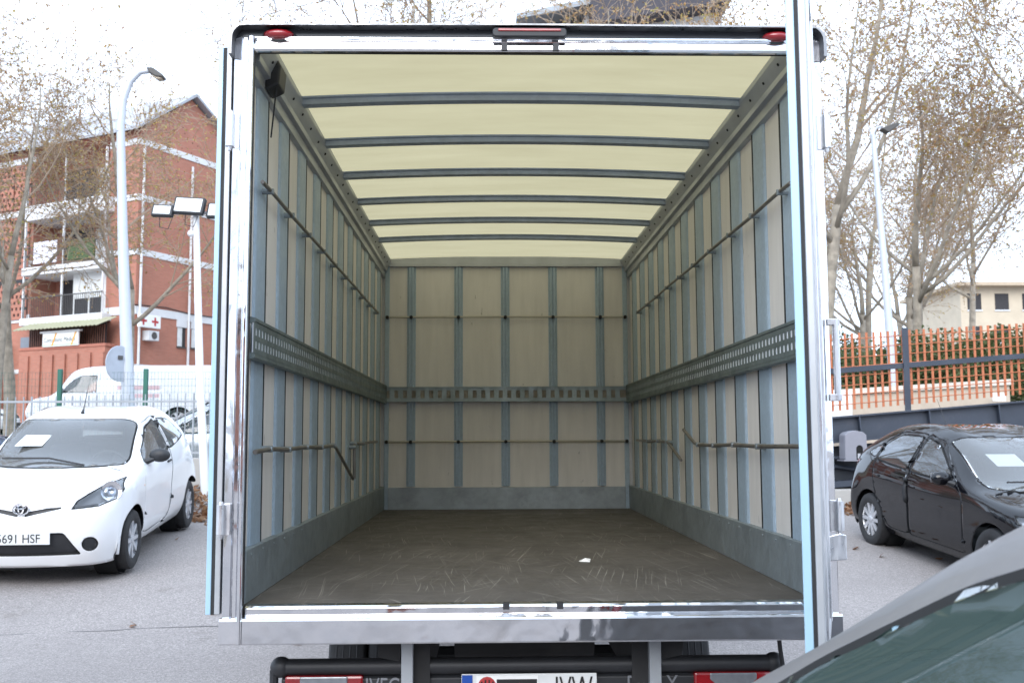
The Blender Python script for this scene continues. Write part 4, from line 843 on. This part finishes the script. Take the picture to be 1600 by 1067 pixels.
cb_ = MB().tube([(-.06, -.1, 7.66-Z0), (-.06, 1.8, 7.74-Z0), (-.06, 3.4, 7.60-Z0), (-.06, 7.4, 7.64-Z0)], .025, 6).build('wall_cable', RUBBER, bd, True)
# ------------------------------------------------------------------ right boundary
STB = mat('beam_paint', (.045, .055, .075), .45, .1, .15, 3, dirt=.3, dcol=(.12, .11, .11)); ORG = mat('orange_rust_paint', (.46, .15, .065), .6, 0, .15, 5)
SL = math.atan(.0795)
def sloped(name, label, cat, loc, grp=None):
    o = thing(name, label, cat, loc, 0, grp); o.rotation_euler = (0, -SL, 0); return o
ub = sloped('steel_beam', 'upper dark blue steel I beam running behind the black car', 'beam', (4.2, 15.0, 1.335))
MB().box(0, 9, -.11, .11, .365, .39).build('flange', STB, ub); MB().box(0, 9, -.11, .11, 0, .025).build('flange', STB, ub); MB().box(0, 9, -.008, .008, .025, .365).build('web', STB, ub)
for k in range(9): MB().box(.30+k*1.06, .32+k*1.06, -.10, -.008, .025, .365).build('stiffener', STB, ub)
lb_ = sloped('steel_beam', 'lower dark steel frame with diagonal brace under the upper beam', 'beam', (4.2, 15.05, .68))
MB().box(0, 9, -.13, .10, .42, .45).build('flange', STB, lb_); MB().box(0, 9, -.13, .10, .0, .09).build('flange', STB, lb_)
for k in range(7): MB().box(.55+k*1.3, .64+k*1.3, -.05, .05, .09, .62).build('strut', STB, lb_)
for k in range(6): MB().tube([(.62+k*1.3, 0, .40), (1.82+k*1.3, 0, .12)], .03, 6).build('brace', STB, lb_)
MB().box(0, 9, .08, .095, -.2, .60).build('back_plate', mat('beam_shade', (.03, .034, .042), .7), lb_)
for x in (4.9, 7.6): tag(MB().box(x, x+.9, 14.8, 15.3, .1, .68+.0795*(x-4.2)).build('concrete_block', CONC, None, bevel=.02), {4.9: 'pale concrete block under the beams beside the truck', 7.6: 'concrete block under the beams behind the black car roof'}[x], 'block')
gmx = MB(); gp = [(-.17, .0), (.19, .0), (.19, .10)]
# motor cover with an arched opening
mo = thing('gate_motor', 'grey plastic gate motor housing with arched opening on the beam', 'motor', (5.37, 14.78, 1.17))
GRP_ = mat('grey_plastic', (.23, .23, .26), .55, 0, .05, 10)
out = [(-.165, 0), (-.155, .36), (-.11, .40), (0, .425), (.11, .40), (.155, .36), (.165, 0)]
ar = [(.10, 0.0), (.10, .16)]+[(.05+.05*math.cos(a), .16+.05*math.sin(a)) for a in [R(22.5*k) for k in range(1, 8)]]+[(0.0, .16), (.0, 0)]
ring_ = [(-.165, 0), (-.155, .36), (-.11, .40), (0, .425), (.11, .40), (.155, .36), (.165, 0)]+ar
MB().prism(ring_, 'y', -.15, -.13).build('front_shell', GRP_, mo, bevel=.004)
MB().prism(out, 'y', -.128, .13).build('cover', GRP_, mo, bevel=.02); MB().box(-.003, .103, -.131, -.1285, .0, .21).build('opening', GAP, mo); MB().box(.02, .06, -.145, -.131, .02, .09).build('pinion', CHROME2, mo)
MB().box(-.19, .18, -.16, .14, -.02, .0).build('foot_plate', GRP_, mo)
of = thing('orange_fence', 'orange vertical bar fence with dark rail above the steel beams', 'fence', (4.6, 16.5, 0))
bar = MB().box(-.019, .019, -.006, .006, 0, 1).build('bar', ORG, of)
for k in range(64):
    x = k*.121; b = bar if k == 0 else dup(bar, of); z0 = 1.95+.084*(x-1.4); z1 = 3.205+.0565*(x-1.226); b.location = (x, 0, z0); b.scale = (1, 1, z1-z0)
for k in range(8):
    f_k = (k+.5)/8; MB().tube([(0, -.01, 1.85+1.27*f_k), (8, -.01, 1.85+1.27*f_k+8*(.084+(.0565-.084)*f_k))], .008, 5).build('wire', ORG, of)
dr = MB().prism([(0, 2.46), (8, 2.46+8*.076), (8, 2.545+8*.076), (0, 2.545)], 'y', -.06, -.012).build('rail', STB, of)
for x in (.15, 2.31, 4.42, 6.5): MB().box(x-.045, x+.045, -.10, -.061, 1.6+.08*x, 3.16+.06*x).build('post', STB, of)
# planter, sign, lamp post, far houses
BEIGE = mat('planter_render', (.50, .42, .33), .85, 0, .1, 2, dirt=.4, dcol=(.30, .26, .21))
pl_ = thing('concrete_planter', 'long beige concrete planter behind the orange fence', 'planter', (6.9, 20, 1.6))
MB().prism([(0, -.6), (3.6, -.6), (3.6, .93), (0, .72)], 'y', 0, .25).build('planter_wall', BEIGE, pl_); MB().prism([(-.06, .722), (3.66, .935), (3.66, 1.05), (-.06, .84)], 'y', -.06, .35).build('coping', mat('coping_pale', (.60, .56, .48), .8), pl_)
tag(MB().box(6.55, 7.0, 19.2, 19.26, 1.6, 2.40).build('barrier_board', PAPER, None, bevel=.01), 'white board leaning at the planter end beside the truck', 'board')
tag(MB().box(10.0, 10.26, 19.7, 19.72, 2.2, 2.36).build('notice', PAPER), 'small white notice near the planter at the right', 'sign'); 
sl_ = thing('street_lamp', 'tall pale street lamp rising through the trees on the right', 'street lamp', (9.0, 22, ground_z(9, 22)))
g0 = ground_z(9, 22)
MB().tube([(0, 0, 0), (-.14, 0, 4), (-.28, 0, 7.0)], [.10, .08, .055], 12).build('pole', POLEM, sl_, True); MB().tube([(-.28, 0, 7.0), (-.20, 0, 7.15), (-.05, 0, 7.2)], .03, 8).build('arm', POLEM, sl_, True)
MB().prism([(-.12, 7.12), (.25, 7.26), (.33, 7.22), (.05, 7.02)], 'y', -.1, .1).build('lamp_head', LAMPD, sl_, bevel=.02)
def block(name, label, x0, x1, y0, y1, z1, wm_, nwx, nfl, roof=None, z0=0):
    b = thing(name, label, 'building', ((x0+x1)/2, y0, z0)); hw = (x1-x0)/2
    MB().box(-hw, hw, 0, y1-y0, 0, z1-z0).build('wall', wm_, b); fh = (z1-z0)/nfl
    for j in range(nfl):
        for i in range(nwx):
            cx = -hw+(i+.5)*2*hw/nwx; w_ = hw/nwx*.5; zz = j*fh+fh*.3
            wv = MB().box(cx-w_, cx+w_, -.03, .0, zz, zz+fh*.5).build('window', DARKI, b); MB().box(cx-w_-.08, cx+w_+.08, -.10, -.031, zz-.12, zz).build('sill', WHT, wv)
    if roof: MB().box(-hw-.8, hw+.8, -1.2, y1-y0+.5, z1-z0, z1-z0+.35).build('roof', roof, b)
    return b
block('apartment_block', 'far beige apartment block showing between trees above the hedge', 46, 84, 96, 108, 16.0, mat('beige_render', (.52, .44, .33), .85, 0, .08, 1), 14, 5, mat('tan_roof', (.45, .36, .26), .8))
tb = thing('dark_roofed_block', 'tall block with dark sloping roof peeking above the truck roof', 'building', (6.5, 45, 0))
MB().box(-2.0, 4.2, 0, 10, 0, 21.3).build('wall', WHT, tb)
MB().prism([(-5.2, 20.55), (-1.5, 21.35), (-1.5, 21.62), (-5.2, 20.8)], 'y', -.8, 8).build('roof', mat('slate_edge', (.30, .33, .36), .5), tb); MB().prism([(-1.8, 20.2), (4.6, 21.3), (4.6, 22.4), (-1.8, 21.7)], 'y', -1.2, 9).build('roof', mat('dark_eave', (.05, .045, .055), .7), tb)
MB().box(-4.4, -2.0, .5, 9, 0, 20.5).build('wall', mat('dark_cladding', (.06, .055, .065), .7), tb)
# street side behind the photographer (seen only in reflections)
rb = block('brick_terrace', 'long brick building across the lot, seen only in reflections', -30, 26, -26, -16, 6.0, BR, 14, 2, LAMPD)
rb.location = (-2, -27, 0); rb.rotation_euler = (0, 0, R(180))
#@@TREES
# ------------------------------------------------------------------ plane trees in early leaf
BARK = mat('plane_bark', (.30, .26, .205), .9, 0, .35, 5, bump=.4, bs=12, dirt=.6, dcol=(.15, .13, .10), ds=4); TWIG = mat('twig_bark', (.34, .26, .19), .9, 0, .2, 2)
def leaf_mat(name, cols):
    m, t, b = nodes(name); v = pos(t); wn_ = N(t, 'ShaderNodeTexWhiteNoise'); sn = N(t, 'ShaderNodeVectorMath', operation='SNAP'); sn.inputs[1].default_value = (.12, .12, .12)
    t.links.new(v, sn.inputs[0]); t.links.new(sn.outputs[0], wn_.inputs[0])
    c = ramp(t, wn_.outputs['Value'], [(i/(len(cols)-1), c_) for i, c_ in enumerate(cols)]); t.links.new(c, b.inputs['Base Color']); b.inputs['Roughness'].default_value = .7
    tr = N(t, 'ShaderNodeBsdfTranslucent'); t.links.new(c, tr.inputs[0]); mx = N(t, 'ShaderNodeMixShader'); mx.inputs[0].default_value = .35
    t.links.new(b.outputs[0], mx.inputs[1]); t.links.new(tr.outputs[0], mx.inputs[2]); t.links.new(mx.outputs[0], t.nodes['Material Output'].inputs[0]); return m
LEAF = leaf_mat('young_leaves', [(.34, .16, .07), (.46, .29, .10), (.42, .37, .11), (.50, .30, .13), (.30, .17, .08)]); BALL = mat('seed_ball', (.12, .07, .045), .9)
def rv3(rg): return Vector((rg.gauss(0, 1), rg.gauss(0, 1), rg.gauss(0, 1))).normalized()
def tree_meshes(seed, trunk_h, limbs=5, limb_l=5.2, r0=.20, leaves=3, dens=1.0, up=.10):
    rg = random.Random(seed); tk, tw, lf, bl = MB(), MB(), MB(), MB()
    def grow(p, d, L, r, lev):
        k = [8, 9, 7, 5, 3][lev]; pts = [p.copy()]; rad = [r]; wob = [.04, .13, .16, .2, .25][lev]; ds = [d.copy()]
        for i in range(1, k):
            d = (d+rv3(rg)*wob+Vector((0, 0, up if lev in (1, 2) else (.0 if lev != 4 else -.05)))).normalized()
            p = p+d*(L/(k-1)); pts.append(p.copy()); ds.append(d.copy()); rad.append(r*(1-(.45 if lev == 0 else .78)*i/(k-1)))
        rad = [max(q, .0055) for q in rad]
        (tk if lev <= 1 else tw).tube(pts, rad, [9, 6, 5, 4, 3][lev], lev < 2)
        if lev == 4:
            for q in range(leaves):
                i = rg.randrange(1, k); c = pts[i]+rv3(rg)*.008; a = rv3(rg); b_ = a.orthogonal().normalized(); s_ = rg.uniform(.03, .055)
                n = a.cross(b_); lf.add([c, c+b_*s_*.5+a*s_*.6, c+a*s_*1.35+n*s_*.2, c-b_*s_*.5+a*s_*.6], [(0, 1, 2, 3)])
            if rg.random() < .10:
                c = pts[-1]+Vector((0, 0, -.10)); s_ = .02
                bl.add([c+Vector(v_)*s_ for v_ in ((1, 0, 0), (-1, 0, 0), (0, 1, 0), (0, -1, 0), (0, 0, 1), (0, 0, -1))], [(0, 2, 4), (2, 1, 4), (1, 3, 4), (3, 0, 4), (2, 0, 5), (1, 2, 5), (3, 1, 5), (0, 3, 5)])
            return
        nch = [limbs, int(8*dens), int(8*dens), int(7*dens)][lev]
        for c in range(nch):
            t = (.72+.28*(c+1)/nch) if lev == 0 else .18+.82*(c+rg.random())/nch
            fi = t*(k-1); i = min(k-2, int(fi)); q = pts[i].lerp(pts[i+1], fi-i); dd = ds[i+1]
            if lev == 0:
                az = 2*math.pi*(c/nch)+rg.uniform(-.5, .5); el = rg.uniform(.45, 1.1); nd = Vector((math.cos(az)*math.cos(el), math.sin(az)*math.cos(el), math.sin(el)))
            else:
                ax_ = dd.cross(rv3(rg)).normalized(); an = rg.uniform(.5, 1.05); nd = (dd*math.cos(an)+ax_*math.sin(an)).normalized()
            if lev == 0 and c == nch-1: q = pts[-1]; nd = (ds[-1]+rv3(rg)*.15).normalized(); i = k-1
            nl = [limb_l*rg.uniform(.75, 1.2), 2.7*rg.uniform(.6, 1.2)*(1.15-.5*t), 1.25*rg.uniform(.6, 1.2), .55*rg.uniform(.6, 1.3)][lev]
            grow(q, nd, nl, rad[i]*(.97 if lev == 0 and c == nch-1 else [.55, .42, .40, .50][lev]), lev+1)
    grow(Vector((0, 0, -.3)), Vector((rg.uniform(-.05, .05), rg.uniform(-.05, .05), 1)).normalized(), trunk_h+.3, r0, 0)
    return [tk.mesh('trunk'), tw.mesh('branches'), lf.mesh('leaves'), bl.mesh('seed_balls')]
KINDS_ = [tree_meshes(11, 4.4, 5, 5.8, .19, 4), tree_meshes(23, 3.6, 6, 5.2, .16, 4), tree_meshes(37, 5.0, 5, 6.4, .20, 4), tree_meshes(5, 4.2, 4, 3.6, .11, 4, .85)]
for k_ in KINDS_:
    for me, m_ in zip(k_, (BARK, TWIG, LEAF, BALL)):
        me.materials.append(m_)
        if m_ in (BARK,): me.polygons.foreach_set('use_smooth', [True]*len(me.polygons))
def tree(kind, x, y, rz, s, label, sz=None):
    t = thing('plane_tree', label, 'tree', (x, y, ground_z(x, y)-.05), R(rz), 'plane trees in early leaf'); t.scale = (s, s, sz or s)
    for me, nm in zip(KINDS_[kind], ('trunk', 'crown', 'leaves', 'seed_balls')):
        o = bpy.data.objects.new(nm, me); C.objects.link(o); o.parent = t
        if nm in ('leaves', 'seed_balls'): o['kind'] = 'stuff'
    return t
tree(0, -10.7, 30, 20, 1.05, 'plane tree in front of the brick house, its trunk right behind the street lamp')
tree(3, -12.6, 26, 100, 1.25, 'slim young plane tree at the left edge beside the name board')
tree(1, -15.2, 24, 210, 1.2, 'plane tree whose branches reach in from the left picture edge')
tree(2, -13.2, 17.5, 300, 1.05, 'plane tree with upper branches overhanging the top left corner')
tree(1, -14.5, 31, 160, 1.3, 'plane tree veiling the balconies of the brick house')
tree(0, -1.6, 26, 75, 1.35, 'plane tree behind the truck, only top twigs above its left roof corner')
tree(1, 4.6, 36, 10, 1.75, 'plane tree behind the truck, twigs above the middle of its roof')
tree(2, 8.0, 24, 150, 1.1, 'big plane tree beside the truck right edge with limbs sweeping right')
tree(1, 11.6, 27, 250, 1.15, 'plane tree rising behind the planter to the right of the lamp post')
tree(3, 14.6, 23, 330, 1.7, 'plane tree at the far right picture edge')
tree(3, 14.5, 38, 40, 1.5, 'farther slim plane tree between the lamp post and the far block')
tree(3, 23.5, 48, 120, 1.9, 'farther slim plane tree in front of the beige block')
for k, (x, y, kd) in enumerate(((-9, -13, 0), (2.5, -18, 2), (9, -13, 1), (15, 2, 0), (-14, 4, 2))):  # trees out of view, added mainly for metal and car paint to reflect
    tree(kd, x, y, 60*k, 1.0, ['plane tree behind the photographer to the left', 'tall plane tree straight behind the photographer', 'plane tree behind the photographer to the right', 'plane tree beyond the grey car outside the picture', 'plane tree left of the white car outside the picture'][k])
tree(1, 12.6, 33, 70, 1.0, 'middle distance plane tree just right of the pale lamp post')
tree(0, 17.5, 41, 190, 1.2, 'middle distance plane tree near the right picture edge')
tree(1, 10.6, 44, 200, 1.25, 'distant plane tree between the truck edge and the pale lamp post')
tree(2, 24, 56, 260, 1.3, 'most distant plane tree, in front of the beige block')
# evergreen shrubs behind the orange fence
SHR = leaf_mat('evergreen_leaves', [(.045, .07, .022), (.07, .10, .03), (.11, .13, .045), (.06, .085, .025), (.15, .12, .055)])
def shrub_mesh(seed, n=11000):
    rg = random.Random(seed); mb = MB(); lobes = [(Vector((rg.uniform(-.6, .6), rg.uniform(-.5, .5), rg.uniform(.35, .95))), rg.uniform(.3, .55)) for _ in range(9)]
    for _ in range(n):
        c, r = rg.choice(lobes); d = rv3(rg); p = c+d*r*rg.uniform(.55, 1.05)
        if p.z < .02: p.z = abs(p.z)*.5
        a = rv3(rg); b_ = a.orthogonal().normalized(); s_ = rg.uniform(.02, .04); mb.add([p, p+b_*s_*.6+a*s_*.6, p+a*s_*1.5, p-b_*s_*.6+a*s_*.6], [(0, 1, 2, 3)])
    st = MB()
    for c, r in lobes: st.tube([(0, 0, 0), tuple(c*.5+Vector((.05, 0, 0))), tuple(c)], [.04, .025, .01], 5)
    a, b = mb.mesh('foliage'), st.mesh('stem'); a.materials.append(SHR); b.materials.append(TWIG); return a, b
SM = [shrub_mesh(3), shrub_mesh(8)]
for k, (x, y, s, sz, lab) in enumerate(((7.9, 24.2, 2.0, 1.5, 'evergreen shrub beside the truck edge behind the orange fence'), (9.9, 25, 2.2, 1.6, 'evergreen shrub directly behind the lamp post'), (12.0, 24.6, 2.2, 1.8, 'tall round evergreen shrub right of the lamp post'), (14.3, 25.4, 2.4, 1.95, 'largest evergreen shrub near the right picture edge'), (16.9, 26.5, 2.5, 2.05, 'evergreen shrub at the right picture edge'), (11.0, 28.5, 2.6, 2.0, 'back row evergreen shrub behind the planter'))):
    t = thing('evergreen_shrub', lab, 'shrub', (x, y, ground_z(x, y)-.05), R(70*k), 'evergreen shrubs behind the orange fence'); t.scale = (s, s, sz)
    for me, nm in zip(SM[k % 2], ('foliage', 'stem')):
        o = bpy.data.objects.new(nm, me); C.objects.link(o); o.parent = t
        if nm == 'foliage': o['kind'] = 'stuff'
# fallen leaves
DEAD = leaf_mat('fallen_leaf', [(.20, .09, .045), (.27, .13, .065), (.33, .19, .10), (.14, .07, .04)])
def litter(seed, n, x0, x1, y0, y1, h):
    rg = random.Random(seed); mb = MB()
    for _ in range(n):
        x, y = rg.uniform(x0, x1), y1-(y1-y0)*rg.random()**1.6; z = ground_z(x, y)+.006+h*rg.random()*((y-y0)/(y1-y0))
        a = Vector((rg.gauss(0, 1), rg.gauss(0, 1), rg.gauss(0, .5))).normalized(); b_ = a.cross(Vector((rg.gauss(0, .4), rg.gauss(0, .4), 1))).normalized(); s_ = rg.uniform(.05, .11); p = Vector((x, y, z))
        mb.add([p-a*s_*.6, p+b_*s_*.45, p+a*s_*.6+Vector((0, 0, .02)), p-b_*s_*.45+Vector((0, 0, .015))], [(0, 1, 2, 3)])
    return mb
tag(litter(4, 1500, -5.2, -2.6, 12.5, 14.5, .22).build('fallen_leaves', DEAD, fix=False), 'heap of dry brown leaves against the low wall behind the white car', 'leaves', kind='stuff')
tag(litter(9, 1100, 3.6, 9.5, 13.9, 14.9, .12).build('fallen_leaves', DEAD, fix=False), 'dry brown leaves lying under the steel beams', 'leaves', kind='stuff')
tag(litter(12, 130, -6, 8, 7.5, 13.5, .0).build('fallen_leaves', DEAD, fix=False), 'few dry leaves scattered over the asphalt', 'leaves', kind='stuff')
# parking bay line
def strip(x0, y0, x1, y1, wd, n=8):
    mb = MB(); d = Vector((x1-x0, y1-y0, 0)).normalized(); s_ = Vector((-d.y, d.x, 0))*wd/2
    for k in range(n+1):
        p = Vector((x0, y0, 0)).lerp(Vector((x1, y1, 0)), k/n)
        for q in (p+s_, p-s_): mb.v.append((q.x, q.y, ground_z(q.x, q.y)+.006))
    mb.f = [(2*k, 2*k+1, 2*k+3, 2*k+2) for k in range(n)]; return mb
jm = strip(-6.5, 7.45, 1.2, 8.75, .016, 60)
for i_ in range(0, len(jm.v), 2):
    o_ = random.uniform(-.02, .02); w_ = random.uniform(.4, 1.2)
    a_, b_ = Vector(jm.v[i_]), Vector(jm.v[i_+1]); m_ = (a_+b_)/2; jm.v[i_] = tuple(m_+(a_-m_)*w_+Vector((0, o_, -.003))); jm.v[i_+1] = tuple(m_+(b_-m_)*w_+Vector((0, o_, -.003)))
tag(jm.build('pavement_joint', mat('joint_tar', (.13, .125, .125), .9)), kind='structure')
tag(strip(3.72, 8.9, 4.05, 8.55, .12).build('bay_marking', LINEP), kind='structure')
#@@END3
